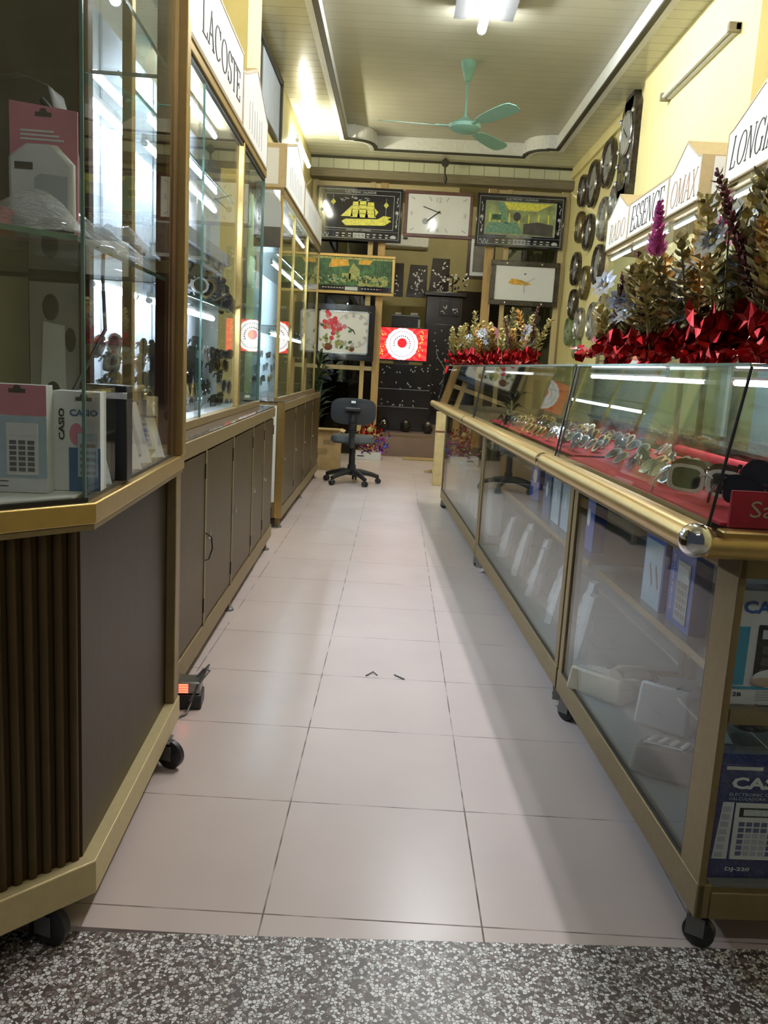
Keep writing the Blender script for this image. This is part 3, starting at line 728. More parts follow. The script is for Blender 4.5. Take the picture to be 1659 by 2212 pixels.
# far case
Cc = tall_case('far_showcase', 'far glass showcase with white end strip and two faint white signs', (-.815, 6.15, 0), .004, 2.98, .48, .08, (.02, .74, 1.46, 2.2, 2.96))
CM = Matrix.Translation((-.815, 6.15, 0)) @ Matrix.Rotation(.004, 4, 'Z')
def c_w(x, y, z=0): return CM @ V((x, y, z))
b = MB('panel_white'); b.box((-.20, -.006, .20), (-.055, .002, .92)); b.build('white_strip', Cc)
MB('gold').box((-.05, -.008, .08), (.004, 0, .945)).build('end_stile', Cc)
GC = -.06
b = MB('gold_dull'); b.box((GC - .02, .0, .952), (GC + .01, 2.9, .975)); b.build('sill_rail', Cc)
for yy in (0, .75, 1.75, 2.86): MB('gold').box((GC - .018, yy, .975), (GC + .004, yy + .028, 2.40)).build('post', Cc, bevel=.002)
b = MB('gold_dull'); b.box((GC - .02, 0, 2.38), (GC + .01, 2.9, 2.43)); b.build('head_rail', Cc)
for a, c_ in ((.03, .75), (.78, 1.75), (1.78, 2.86)): MB('glass_mirrorish').box((GC - .004, a, .975), (GC - .009, c_, 2.38)).build('front_glass', Cc)
MB('glass_mirrorish').box((GC - .01, .004, .975), (-.46, .010, 2.38)).build('side_glass', Cc)
b = MB('case_grey'); xs = [-.06 - .2 * (1 - cos(pi * i / 12)) / 2 for i in range(13)]
b.prism([(-.07, -.003, 2.18)] + [(-.165 + .095 * cos(pi * i / 12), -.003, 2.30 + .11 * sin(pi * i / 12)) for i in range(13)] + [(-.26, -.003, 2.18)], (0, .005, 0)); b.build('arched_panel', Cc)
MB('poster_dark').box((-.26, -.003, 2.04), (-.07, .002, 2.18)).build('dark_band', Cc)
MB('case_grey').box((-.46, .03, .952), (-.445, 2.86, 2.40)).build('back_panel', Cc)
for z in (1.49, 2.0):
    MB('glass').box((-.44, .03, z), (GC - .03, 2.84, z + .008)).build('glass_shelf', Cc)
    MB('clear_edge').box((GC - .035, .03, z - .001), (GC - .03, 2.84, z + .009)).build('shelf_edge', Cc)
MB('gold_dull').box((-.46, 0, 2.43), (GC + .005, 2.9, 2.45)).build('top_panel', Cc)
for k, z in enumerate((2.36, 1.97, 1.46)):
    lamp_tube('shelf_lamp', ['slim tube lamp at the top of the far showcase', 'slim tube lamp under the upper shelf of the far showcase', 'slim tube lamp under the lower shelf of the far showcase'][k],
              c_w(-.15, .15, z - .02), c_w(-.15, 2.2, z - .02), 'tube_case', group=LG)
SC = sign_box('sign_box', 'pair of small gabled white sign boards above the far showcase', c_w(GC + .012, 0, 0), .004,
         [(0, 1.2, 2.45, 2.74, .15, None, None, 0), (1.22, 2.88, 2.45, 2.72, 0, None, None, 0)], .38, 1, 2.45)
b = MB('ink_grey')
for k in range(8): b.box((.0035, .24 + k * .1, 2.50), (.0045, .256 + k * .1, 2.64 + .02 * (k % 2)))
for k in range(7): b.box((.0035, 1.6 + k * .12, 2.50), (.0045, 1.615 + k * .12, 2.64))
b.build('lettering', SC)
MB('sign_white').box((-.36, -.004, 2.47), (-.05, -.001, 2.71)).build('end_board', SC)
rnd = random.Random(11)
for k in range(16):
    kk = rnd.choice([0, 1, 5, 2]); glasses(kk, c_w(-.42, .25 + .16 * k, 1.08 + .11 * (k % 3)), (rnd.uniform(-.2, .2), 0, pi / 2), 'sunglasses on the dim back panel of the far showcase', 'sunglasses in the far showcase', 1.1)

# ------------------------------------------------------------------ goods in the corner showcase
def pack_frame(name, label, cat, p, yaw, tilt=0, roll=0, group=None):
    t = thing(name, label, cat, p, 0, group); t.rotation_euler = (tilt, roll, yaw); return t
def hole_tab(b, cx, z, mt, hm='poster_dark', y=-.0006):
    b.box((cx - .016, y, z - .004), (cx + .016, y + .0005, z + .004), hm); b.lathe((cx, y, z + .004), [(.008, 0), (.008, .0005)], Y, 10, hm)
# box front looks to local -y, origin at bottom centre
def calc_face(t, w, h, z0, body, disp, key, rows=5, cols=4, x0=0, keym2=None):
    p = MB(body); p.box((x0 - w / 2, -.003, z0), (x0 + w / 2, 0, z0 + h)); o = p.build('calculator_print', t, bevel=.002)
    d = MB(disp); d.box((x0 - w * .42, -.0038, z0 + h * .76), (x0 + w * .42, -.003, z0 + h * .92)); d.build('display', o)
    k = MB(key); kw = w * .84 / cols
    for r in range(rows):
        for c_ in range(cols):
            m_ = keym2 if keym2 and 0 < c_ < cols - 2 and r < rows - 2 else key
            k.box((x0 - w * .42 + c_ * kw + kw * .12, -.004, z0 + h * (.08 + r * .62 / rows)), (x0 - w * .42 + (c_ + 1) * kw - kw * .12, -.003, z0 + h * (.08 + (r + .7) * .62 / rows)), m_)
    k.build('keys', o)
    return o
ux = lambda v: V((1, 0, 0)) * v
# pink and white calculator carton, lower level
q = a_w(0, 0); BX = 45
def chamfer_pt(px, py, back, z):      # point behind the chamfered pane
    p = on_y(px, py, 1.62); return V((p.x, p.y, z))
t = pack_frame('calculator_box', 'pink-topped calculator box with pale blue front on the corner showcase floor', 'box', (-.755, 1.64, .955), .12)
b = MB('pale_print'); b.box((-.065, 0, 0), (.065, .045, .215)); b.build('box', t, bevel=.001)
b = MB('pink_print'); b.box((-.065, -.001, .155), (.065, .0, .215)); hole_tab(b, .01, .203, 'pink_print', y=-.0018); b.build('pink_band', t)
b = MB('sky_print'); b.box((-.065, -.0008, .03), (.065, 0, .153)); b.build('blue_print', t)
calc_face(t, .062, .105, .035, 'pale_print', 'pale_print', 'steel_sheet', 6, 3, .018)
b = MB('ink_black')
for k in range(2): b.box((-.06, -.0012, .012 + k * .01), (-.01, 0, .0135 + k * .01))
b.build('caption', t)
# blue and white printed carton with lettering
t = pack_frame('calculator_box', 'white calculator box with blue panel and pink oval, beside the pink-topped box', 'box', (-.648, 1.70, .955), .10)
b = MB('pale_print'); b.box((-.05, 0, 0), (.045, .05, .205)); b.build('box', t, bevel=.001)
b = MB('casio_blue'); b.box((-.018, -.001, 0), (.045, 0, .09)); b.build('blue_panel', t)
b = MB('cyan_print'); b.box((.0, -.0018, .03), (.04, -.001, .12), 'sky_print')
for k in range(5): b.box((.005, -.0026, .035 + .014 * k), (.036, -.0018, .042 + .014 * k), 'steel_sheet')
b.build('key_print', t)
b = MB('pink_print'); b.lathe((-.003, -.0008, .118), [(.014, 0), (.014, .0006)], Y, 18)
b.v = [(p[0], p[1], .118 + (p[2] - .118) * 1.6) for p in b.v]; b.build('oval_print', t)
b = MB('poster_dark'); hole_tab(b, .012, .190, 'pale_print', y=-.0012); b.build('hang_hole', t)
text('CASIO', t, (-.016, -.0012, .155), X, Z, .056, .014, 'casio_blue', bold=.03)
text('CASIO', t, (-.026, -.0012, .105), Z, -X, .065, .012, 'ink_black', bold=.03)
# white hanging cards behind
for k, (x, y, z, l) in enumerate(((-.735, 1.80, 1.10, 'white hang card with punched hole, tallest behind the pink-topped box'), (-.715, 1.775, 1.07, 'white hang card with small blue letters behind the pink-topped box'))):
    t = pack_frame('hang_card', l, 'card pack', (x, y, z - .15), .1, group='white hang cards behind the calculator boxes')
    b = MB('pale_print'); b.prism([(-.04, 0, 0), (.045, 0, 0), (.045, 0, .155), (.03, 0, .17), (-.035, 0, .175)], (0, .012, 0)); b.build('card', t)
    b = MB('poster_dark'); hole_tab(b, .012, .148, 'pale_print', y=-.001); b.build('hang_hole', t)
    if k: text('CASIO', t, (.0, -.001, .10), X, Z, .04, .011, 'casio_blue', bold=.03)
t = pack_frame('watch_case', 'black case with silver lid edge behind the white cards', 'box', (-.655, 1.86, .955), .1)
MB('black_plastic').box((-.04, 0, 0), (.055, .06, .215)).build('case', t, bevel=.003)
b = MB('silver'); b.box((-.04, -.002, .185), (.055, .062, .20)); b.box((.0, -.003, .2), (.02, .03, .203), 'print_yellow'); b.build('silver_lid', t, bevel=.001)
t = pack_frame('calculator_box', 'white box with row of grey buttons, leaning beside the black case', 'box', (-.700, 1.90, .955), .15)
MB('pale_print').box((-.02, 0, 0), (.05, .03, .20)).build('box', t, bevel=.001)
b = MB('poster_dark')
for k in range(4): b.box((.012, -.001, .11 + .02 * k), (.042, 0, .122 + .02 * k))
b.build('button_print', t)
# leaning flat blister packs near the aisle pane
rnd = random.Random(3)
for k in range(5):
    t = thing('blister_pack', ['clear calculator pack leaning nearest the corner joint', 'clear pack with blue strip leaning second from the corner', 'clear pack with yellow panel leaning in the middle of the row',
        'clear pack with grey keys leaning second from the gold post', 'clear pack leaning nearest the gold post'][k], 'blister pack', a_w(-.060 - .006 * (k % 2), .16 + .135 * k, .957), 0, 'blister packs leaning against the showcase glass')
    t.rotation_euler = (radians(-40), 0, .62)
    MB('pale_print').box((-.055, 0, 0), (.055, .003, .20)).build('card', t)
    b = MB('steel_sheet'); b.box((-.03, -.012, .02), (.03, 0, .14), 'case_grey'); b.box((-.024, -.014, .105), (.024, -.012, .128), 'steel_sheet')
    for r in range(4):
        for c_ in range(3): b.box((-.023 + c_ * .016, -.0135, .03 + r * .016), (-.011 + c_ * .016, -.012, .041 + r * .016), ['poster_dark', 'blue_print', 'print_yellow', 'key_grey', 'blue_print'][k])
    b.build('calculator', t); b = MB('poster_dark'); hole_tab(b, 0, .186, '', y=-.001); b.build('hang_hole', t)
# things on the glass shelf
t = pack_frame('blister_pack', 'large pink-topped white pack standing on the corner showcase shelf', 'blister pack', (-.735, 1.76, 1.457), .1)
MB('pink_print').prism([(-.066, 0, 0), (.066, 0, 0), (.066, 0, .255), (-.066, 0, .268)], (0, .006, 0)).build('card', t)
b = MB('pale_print'); b.prism([(-.064, 0, .005), (.064, 0, .005), (.064, 0, .15), (.03, 0, .185), (-.03, 0, .185), (-.064, 0, .16)], (0, -.022, 0)); b.build('blister', t, bevel=.008)
b = MB('sky_print'); b.prism([(-.012, -.0225, .05), (.052, -.0225, .05), (.052, -.0225, .125), (-.0, -.0225, .128), (-.012, -.0225, .12)], (0, -.001, 0), 'case_grey'); b.box((-.05, -.0235, .135), (-.015, -.0222, .148), 'poster_dark'); b.build('window_print', t)
b = MB('poster_dark'); hole_tab(b, 0, .245, '', y=-.001); b.build('hang_hole', t)
b = MB('pink_print')
for k in range(3): b.box((-.045, -.0008, .195 + k * .008), (.04 - .01 * k, 0, .199 + k * .008), 'pale_print')
b.build('caption', t)
b = MB('poster_dark'); b.prism([(-.10, 0, 0), (.08, 0, 0), (.075, 0, .20), (.04, 0, .33), (-.04, 0, .36), (-.10, 0, .35)], (0, .07, 0))
t = thing('camera_bag', 'dark grey soft bag behind the pink-topped pack', 'bag', (-.80, 1.87, 1.457)); b.build('bag', t, bevel=.02)
MB('black_plastic').tube([(.02, -.01, .30), (.07, -.015, .25), (.085, -.01, .12)], .007, n=8).build('strap', t)
b = MB('red_cloth'); b.box((-.04, 0, 0), (.03, .05, .05)); tag(b.build('small_case', bevel=.006), 'small dark red case at the shelf end of the corner showcase', 'case').location = (-.80, 1.66, 1.457)
# heap of clear bags with goods
for k in range(5):
    t = thing('bagged_sunglasses', ['clear plastic bag of sunglasses lying nearest the shelf corner', 'clear plastic bag lying second along the shelf', 'clear plastic bag with dark sunglasses in the middle of the shelf',
        'creased clear bag lying near the gold post', 'creased clear bag resting highest on the shelf heap'][k], 'plastic bag', a_w(-.14, .10 + .17 * min(k, 3.6), 1.457 + (.035 if k == 4 else 0)), A_ROT + .2 * (k % 3), 'clear bags of sunglasses on the shelf')
    b = MB('clear_bag'); n, m = 9, 7; vs = []; fs = []; rr = random.Random(k)
    for i in range(n):
        for j in range(m):
            e = sin(pi * i / (n - 1)) * sin(pi * j / (m - 1))
            vs.append((-.11 + .22 * i / (n - 1), -.09 + .18 * j / (m - 1), .006 + e * .07 + rr.uniform(0, .022) * e))
    for i in range(n - 1):
        for j in range(m - 1): a = i * m + j; fs.append((a, a + m, a + m + 1, a + 1))
    b.add(vs, fs); b.build('bag', t)
    b = MB('dark_lens')
    for s_ in (-1, 1): b.ell((s_ * .035, 0, .03), (.028, .022, .012), n=10, m=6)
    b.tube([(-.07, .03, .02), (0, .035, .03), (.07, .03, .02)], .004, 'black_gloss'); b.build('sunglasses', t)
t = thing('cable', 'thin black cable hanging inside the corner showcase', 'cable', (0, 0, 0))
MB('black_plastic').tube([a_w(-.20, .78, 1.445), a_w(-.16, .66, 1.30), a_w(-.2, .5, 1.13), a_w(-.25, .35, .98)], .005).build('wire', t)
t = thing('portrait_poster', 'faded poster of a person in white clothes on the showcase back', 'poster', a_w(-.43, .855, 1.0), A_ROT)
MB('poster').box((.0, 0, 0), (.14, .006, .43)).build('sheet', t)
b = MB('poster_dark'); b.ell((.06, .0, .36), (.024, .003, .038)); b.ell((.115, 0, .27), (.016, .003, .035)); b.ell((.065, 0, .12), (.03, .003, .04))
b.prism([(.025, -.001, .03), (.105, -.001, .03), (.10, -.001, .31), (.04, -.001, .32)], (0, -.001, 0), 'pale_print'); b.build('person_print', t)

# ------------------------------------------------------------------ right-hand counters
R_ROT = .0433
R0 = V((.718, 1.655, 0)); RM = Matrix.Translation(R0) @ Matrix.Rotation(R_ROT, 4, 'Z')
def r_w(x, y, z=0): return RM @ V((x, y, z))
DEP = .52
def counter(name, label, y0, ln, first=False, wheel='black_plastic'):
    T = thing(name, label, 'display counter', r_w(0, y0), R_ROT)
    for (x, y) in ((0, 0), (0, ln - .045), (DEP - .045, 0), (DEP - .045, ln - .045)):
        if first and x == 0 and y == 0: MB('gold_dull').box((0, 0, .09), (.016, .105, .905)).build('post', T, bevel=.002); continue
        MB('gold_dull').box((x, y, .09), (x + (.04 if x == 0 else .045), y + .045, .90)).build('post', T, bevel=.003)
    b = MB('gold_dull'); b.box((-.002, .0, .09), (.03, ln, .172)); b.build('bottom_rail', T, bevel=.003)
    b = MB('gold_dull'); b.box((.03, -.002, .09), (DEP, .03, .155)); b.build('end_rail', T, bevel=.003)
    b = MB('gold_dull'); b.box((.0, 0, .86), (.03, ln, .90)); b.box((.03, 0, .86), (DEP, .03, .90)); b.build('upper_rail', T)
    b = MB('seal_black'); b.box((.004, .1 if first else .045, .172), (.014, .114 if first else .058, .86)); b.box((.004, .045, .172), (.014, ln - .045, .18)); b.build('seal', T)
    MB('glass').box((.006, .1 if first else .045, .172), (.011, ln - .045, .86)).build('front_glass', T)
    MB('glass').box((.016, .012, .172), (DEP - .045, .017, .86)).build('end_glass', T)
    MB('counter_floor').box((.02, .02, .15), (DEP - .02, ln - .02, .168)).build('floor_panel', T)
    MB('counter_floor').box((DEP - .02, .045, .17), (DEP - .012, ln - .045, .86)).build('back_panel', T)
    MB('glass_frosted').box((.10, .05, .56), (DEP - .05, ln - .05, .568)).build('glass_shelf', T)
    MB('gold_dull').box((.095, .05, .550), (.10, ln - .05, .572)).build('shelf_edge', T)
    # overhanging ledge, half-round gold rail
    MB('gold_dull').box((-.115, -.03 if first else 0, .905), (DEP, ln, .945)).build('worktop', T)
    b = MB('gold'); b.box((-.105, -.03 if first else 0, .945), (-.079, ln - (.0), .966)); b.build('ledge_strip', T, bevel=.004)
    b = MB('gold'); b.tube([(-.122, -.045 if first else .0, .946), (-.122, ln - .015, .946)], .028, n=16); b.build('nosing', T)
    MB('chrome').tube([(-.122, ln - .02, .946), (-.122, ln, .946)], .0292, n=16).build('rail_joint', T)
    if first:
        MB('chrome').ell((-.12, -.05, .944), (.034, .034, .034), n=20, m=12).build('corner_cap', T)
        b = MB('gold'); b.tube([(-.10, -.05, .930), (DEP, -.05, .930)], .021, n=16); b.build('end_nosing', T)
        MB('gold').box((-.06, -.04, .945), (DEP, -.0, .962)).build('end_strip', T, bevel=.004)
    # slanted vitrine
    zb, zt, xb, xt = .962, 1.283, -.078, -.03
    e0, e1 = (.0 if first else .01), ln - .01
    MB('glass').hexa([(xb, e0, zb), (xb + .006, e0, zb), (xb + .006, e1, zb), (xb, e1, zb), (xt, e0, zt), (xt + .006, e0, zt), (xt + .006, e1, zt), (xt, e1, zt)]).build('slanted_glass', T, smooth=False)
    for yy in (e0, e1 - .005):
        MB('glass').prism([(xb + .006, yy, zb), (DEP, yy, zb), (DEP, yy, zt), (xt + .006, yy, zt)], (0, .005, 0)).build('side_glass', T, smooth=False)
        MB('seal_black').tube([(xb + .002, yy + .003, zb), (xt + .002, yy + .003, zt)], .0035, n=6).build('glass_joint', T)
    MB('glass').box((xt - .004, e0 - .004, zt), (DEP, e1, zt + .007)).build('top_glass', T)
    MB('clear_edge').box((xt - .007, e0 - .006, zt), (xt - .004, e1, zt + .007)).build('top_edge', T)
    MB('glass_mirrorish').box((DEP - .012, e0, zb), (DEP - .006, e1, zt)).build('rear_glass', T)
    for (x, y, a) in ((.016, .05, 1.1), (.016, ln - .05, 1.0), (DEP - .06, .07, .5), (DEP - .06, ln - .07, .3)): caster(T, x, y, a + random.uniform(-.4, .4), wheel)
    return T
K1 = counter('display_counter', 'near glass counter with chrome corner knob, telephones and calculator boxes inside', 0, 1.31, True)
K2 = counter('display_counter', 'middle glass counter on chrome-rimmed casters, white bags on its floor', 1.33, 2.21, wheel='chrome')
K3 = counter('display_counter', 'far glass counter with gold-and-red flowers on top', 3.56, 2.37)
# lamps inside the vitrines
for (y0, y1, l) in ((.25, 1.1, 'white tube lamp inside the near slanted counter vitrine'), (1.7, 2.8, 'white tube lamp inside the middle slanted counter vitrine')):
    lamp_tube('counter_lamp', l, r_w(.43, y0, 1.255), r_w(.43, y1, 1.255), 'tube_counter', .009, 'vitrine tube lamps', up=.008)
# red cloth trays and the sunglasses rows
def r_thing(name, label, cat, x, y, z, rz=0, group=None): return thing(name, label, cat, r_w(x, y, z), R_ROT + rz, group)
t = r_thing('red_display_cloth', 'red cloth lining the near counter vitrine with gold letters', 'cloth', 0, 0, .962)
MB('red_cloth').box((-.04, .03, 0), (.50, 1.29, .006)).build('cloth', t)
b = MB('red_cloth'); b.tube([(.34, .1, .045), (.33, .5, .055), (.345, .9, .05), (.33, 1.25, .055)], .016, n=10); b.build('fold', t)
b = MB('red_cloth'); b.box((-.03, .012, .0), (.50, .02, .075)); b.build('front_flap', t)
text('Sa', t, (.010, .0115, .022), X, Z, .05, .034, 'gold_pale', 'gold_lettering')
t = r_thing('red_display_cloth', 'red cloth patch showing between glasses in the middle vitrine', 'cloth', 0, 0, .962)
MB('red_cloth').box((.0, 1.37, 0), (.45, 3.4, .006)).build('cloth', t)
rnd = random.Random(9); GR = 'sunglasses in crowded rows under the counter glass'
for r in range(9):
    for c_ in range(5):
        kk = rnd.choice([1, 5, 0, 1, 3])
        glasses(kk, r_w(.03 + .085 * c_, 1.5 + .215 * r + .03 * (c_ % 2), .996), (rnd.uniform(-.9, -.4), rnd.uniform(-.1, .1), R_ROT - pi / 2 + rnd.uniform(-.2, .2)), 'metal-rimmed sunglasses in the crowded rows under the middle counter glass', GR, 1.0)
for r in range(4):
    for c_ in range(4):
        kk = rnd.choice([1, 5, 1, 0])
        glasses(kk, r_w(.08 + .085 * c_, .62 + .17 * r, .996), (rnd.uniform(-.9, -.4), rnd.uniform(-.1, .1), R_ROT - pi / 2 + rnd.uniform(-.2, .2)), 'small sunglasses packed on red cloth at the back of the near counter vitrine', GR, 1.0)
protos.clear(); KINDS.append(('square', 'white_frame', 'dark_lens', 'white-rimmed'))
g = glasses(6, r_w(.035, .30, 1.02), (-.30, .10, R_ROT - .12), 'large dark sunglasses with pale rims lying frontmost on the red cloth', GR, 1.25, False)
for k, (x, y, z, l) in enumerate(((.10, .14, 1.02, 'big glossy black sunglasses nearest the corner of the red cloth vitrine'), (.19, .26, 1.04, 'big black sunglasses with folded arms behind the nearest pair'), (.10, .45, 1.02, 'big brown-tinted sunglasses behind the pale-rimmed pair'))):
    glasses([0, 2, 4][k], r_w(x, y, z), (-.3, .05, R_ROT - .2 - .2 * k), l, GR, 1.25, False)
for k in range(4): glasses(2, r_w(.42 - .02 * k, .22 + .07 * k, .99), (-.4, 0, R_ROT - .4), 'wire-rimmed round glasses standing at the rear of the near vitrine', GR, 1.0)

# boxes and telephones inside the near counter
def big_box(name, label, x, y, z, rz, w, h, d, face, art, group=None):
    t = r_thing(name, label, 'box', x, y, z, rz, group); MB(face).box((-w / 2, 0, 0), (w / 2, d, h)).build('box', t, bevel=.0015); art(t); return t
def art_white(t):
    text('CASIO', t, (-.105, -.001, .205), X, Z, .125, .027, 'blue_print', bold=.03)
    MB('cyan_print').box((-.11, -.001, .045), (-.085, 0, .175)).build('cyan_band', t)
    o = calc_face(t, .11, .125, .055, 'black_plastic', 'lcd', 'grey_plastic', 3, 3, -.012)
    b = MB('pale_print'); b.ell((-.02, -.004, .062), (.05, .002, .022)); b.ell((-.045, -.0055, .055), (.028, .002, .010), 'flesh_print'); b.ell((-.005, -.0055, .048), (.022, .002, .010), 'flesh_print'); b.build('hand_print', t)
    MB('cyan_print').box((-.11, -.0012, .036), (.10, 0, .042)).build('rule', t)
    text('12B', t, (-.112, -.001, .02), X, Z, .025, .009, 'ink_black', bold=.02)
    b = MB('poster_dark'); hole_tab(b, .0, .245, '', y=-.001); b.build('hang_hole', t)
    b = MB('ink_grey')
    for k in range(4): b.box((-.055, -.001, .012 + .006 * k), (.0, 0, .0145 + .006 * k))
    b.build('small_print', t)
big_box('calculator_box', 'white calculator box with a hand print, standing on the shelf at the counter end', .148, .05, .569, 0, .23, .255, .06, 'pale_print', art_white)
def art_navy(t):
    text('CASIO', t, (-.095, -.001, .212), X, Z, .155, .028, 'pale_print', bold=.04)
    text('ELECTRONIC CALCULATOR', t, (-.097, -.001, .196), X, Z, .16, .007, 'sky_print'); text('CALCULADORA ELECTRONICA', t, (-.097, -.001, .186), X, Z, .16, .007, 'sky_print')
    b = MB('silver'); b.box((-.11, -.001, .256), (-.03, 0, .264)); b.build('silver_strip', t)
    o = calc_face(t, .12, .135, .045, 'pale_print', 'black_plastic', 'key_blue', 6, 6, -.02, 'key_grey')
    MB('lcd').box((-.062, -.006, .152), (.03, -.0045, .166)).build('display_digits', t)
    b = MB('pale_print'); b.prism([(-.118, -.001, .045), (-.085, -.001, .045), (-.083, -.001, .18), (-.108, -.001, .18)], (0, .001, 0))
    for k in range(7): b.box((-.113 + .0012 * k, -.002, .05 + .018 * k), (-.096 + .0012 * k, -.001, .062 + .018 * k), 'key_grey')
    b.build('side_icons', t)
    text('DJ-220', t, (-.085, -.001, .015), X, Z, .055, .011, 'pale_print', bold=.03)
big_box('calculator_box', 'navy blue calculator box standing on the lowest level at the counter end', .155, .035, .170, 0, .245, .268, .055, 'navy_print', art_navy)
def art_blue(t):
    text('CASIO', t, (-.055, -.001, .235), X, Z, .09, .02, 'sky_print', bold=.04)
    b = MB('sky_print'); b.box((-.075, -.001, .0), (.075, 0, .20)); b.build('pale_print', t)
    for s_ in (-.03, .02): MB('steel_sheet').obox((s_, -.002, .12), (.03, 0, -.06), (.008, 0, .01), (0, .001, 0)).build('pen_print', t)
def art_blue2(t):
    text('CASIO', t, (-.055, -.001, .235), X, Z, .09, .02, 'sky_print', bold=.04)
    text('DOUBLE POWER', t, (-.05, -.0012, .04), Z, -X, .16, .012, 'pale_print')
    calc_face(t, .085, .17, .02, 'case_grey', 'lcd', 'steel_sheet', 5, 4, .018)
RB = 'blue boxes on the mid shelf of the near counter'
big_box('calculator_box', 'blue box with pen picture on the mid shelf, further from the counter end', .13, .82, .569, -pi / 2, .17, .27, .05, 'blue_print', art_blue, RB)
big_box('calculator_box', 'blue box with upright calculator picture on the mid shelf, nearest the counter end', .13, .60, .569, -pi / 2, .17, .27, .05, 'blue_print', art_blue2, RB)
big_box('calculator_box', 'pale blue box with punched tab lying low near the front post', .10, .28, .172, -pi / 2 - .2, .16, .24, .05, 'sky_print', art_blue2)
def phone(name, label, x, y, z, rz, body, keys, fax=False):
    t = r_thing(name, label, 'telephone', x, y, z, rz)
    b = MB(body); b.hexa([(-.11, -.10, 0), (.11, -.10, 0), (.11, .12, 0), (-.11, .12, 0), (-.10, -.09, .035), (.10, -.09, .035), (.10, .11, .09), (-.10, .11, .09)]); b.build('base', t, bevel=.012)
    b = MB(body); b.tube([(-.075, -.08, .055), (-.077, -.06, .075), (-.077, .08, .11), (-.075, .105, .10)], [.026, .022, .022, .026], n=12); b.build('handset', t)
    b = MB(keys)
    for r in range(4):
        for c_ in range(4): b.ell((-.02 + c_ * .03, -.06 + r * .032, .046 + r * .0088), (.009, .010, .005), n=8, m=5)
    b.build('keypad', t)
    MB('lcd').hexa([(-.025, .07, .080), (.08, .07, .080), (.08, .095, .087), (-.025, .095, .087), (-.025, .07, .083), (.08, .07, .083), (.08, .095, .09), (-.025, .095, .09)]).build('display', t)
    b = MB('black_plastic'); pts = [(-.10 + .012 * cos(k * .9) + .02 * sin(k * .05), -.09 - .0035 * k * .5, .03 + .012 * sin(k * .9)) for k in range(40)]; b.tube(pts, .003, n=5); b.build('cord', t)
phone('telephone', 'dark telephone with pale round buttons on the near counter floor', .16, .56, .172, 2.6, 'grey_plastic', 'key_pale')
phone('telephone', 'beige telephone deepest on the near counter floor', .14, 1.12, .172, 2.3, 'beige_plastic', 'key_pale')
t = r_thing('desk_phone', 'grey desk phone with speaker grille between the dark and beige ones', 'telephone', .26, .86, .172, 2.4)
MB('case_grey').hexa([(-.09, -.10, 0), (.09, -.10, 0), (.09, .10, 0), (-.09, .10, 0), (-.08, -.08, .06), (.08, -.08, .06), (.08, .09, .15), (-.08, .09, .15)]).build('body', t, bevel=.012)
b = MB('fixture_grey')
for r in range(6):
    for c_ in range(5): b.ell((-.05 + c_ * .025, -.05 + r * .022, .078 + r * .0118), (.006, .006, .004), n=6, m=4)
b.build('speaker_grille', t); MB('grey_plastic').tube([(-.10, -.07, .08), (-.10, .09, .15)], .022, n=12).build('handset', t)
t = r_thing('computer_mouse', 'small black phone-shaped gadget with shiny button on the end shelf', 'gadget', .13, .11, .484)
MB('black_gloss').ell((0, 0, .018), (.055, .03, .018), n=16, m=8).build('body', t); MB('chrome').ell((.02, -.012, .032), (.014, .01, .006)).build('button', t)
t = r_thing('end_shelf', 'dark glass shelf at the end of the near counter', 'shelf', 0, 0, .475); MB('glass_mirrorish').box((.03, .03, 0), (.46, .30, .008)).build('pane', t); MB('gold_dull').box((.03, .022, .06), (.46, .05, .092)).build('front_edge', t)
# middle and far counters: bags, blue boxes
rnd = random.Random(21); GBAG = 'white bags on the middle counter floor'
for k in range(9):
    t = r_thing('plastic_bag', 'crumpled white plastic bag leaning on the middle counter floor', 'plastic bag', .12 + .06 * (k % 2), 1.5 + .215 * k, .172, rnd.uniform(-.4, .4), GBAG)
    b = MB('milky_bag'); n, m = 8, 9; vs = []; fs = []
    for i in range(m):
        zz = .24 * i / (m - 1); wid = .085 * (1 - .55 * (i / (m - 1)) ** 2)
        for j in range(n):
            q = 2 * pi * j / n; rr = wid * rnd.uniform(.75, 1.1); vs.append((rr * .5 * cos(q) + .05 * i / m, rr * sin(q), zz))
    for i in range(m - 1):
        for j in range(n): a = i * n + j; c_ = i * n + (j + 1) % n; fs.append((a, c_, c_ + n, a + n))
    fs.append(tuple((m - 1) * n + j for j in range(n))); b.add(vs, fs); b.build('bag', t)
def art_oval(t):
    b = MB('pale_print'); b.lathe((0, -.0012, .13), [(.022, 0), (.022, .001)], Y, 18); b.v = [(p[0], p[1], .13 + (p[2] - .13) * 1.7) for p in b.v]; b.build('oval_print', t)
for k in range(5):
    big_box('gift_box', ['first', 'second', 'third', 'fourth', 'fifth'][k] + ' blue box with pale oval from the entrance on the middle counter shelf', .15, 1.62 + .19 * k, .569, -pi / 2, .15, .21, .05, ['blue_print', 'blue_print', 'sky_print', 'sky_print', 'casio_blue'][k], art_oval, 'blue oval boxes in the middle counter')
big_box('tissue_box', 'tall dark blue box standing alone on the middle counter shelf', .2, 2.9, .569, -pi / 2 + .3, .10, .20, .08, 'blue_print', art_oval)
for k in range(6):
    t = r_thing('folded_sheet', 'whitish wrapped pack lined up inside the far counter', 'wrapped pack', .10, 3.75 + .33 * k, .172, 0, 'wrapped packs inside the far counter')
    MB('milky_bag').box((0, 0, 0), (.10, .26, .30)).build('pack', t, bevel=.02)

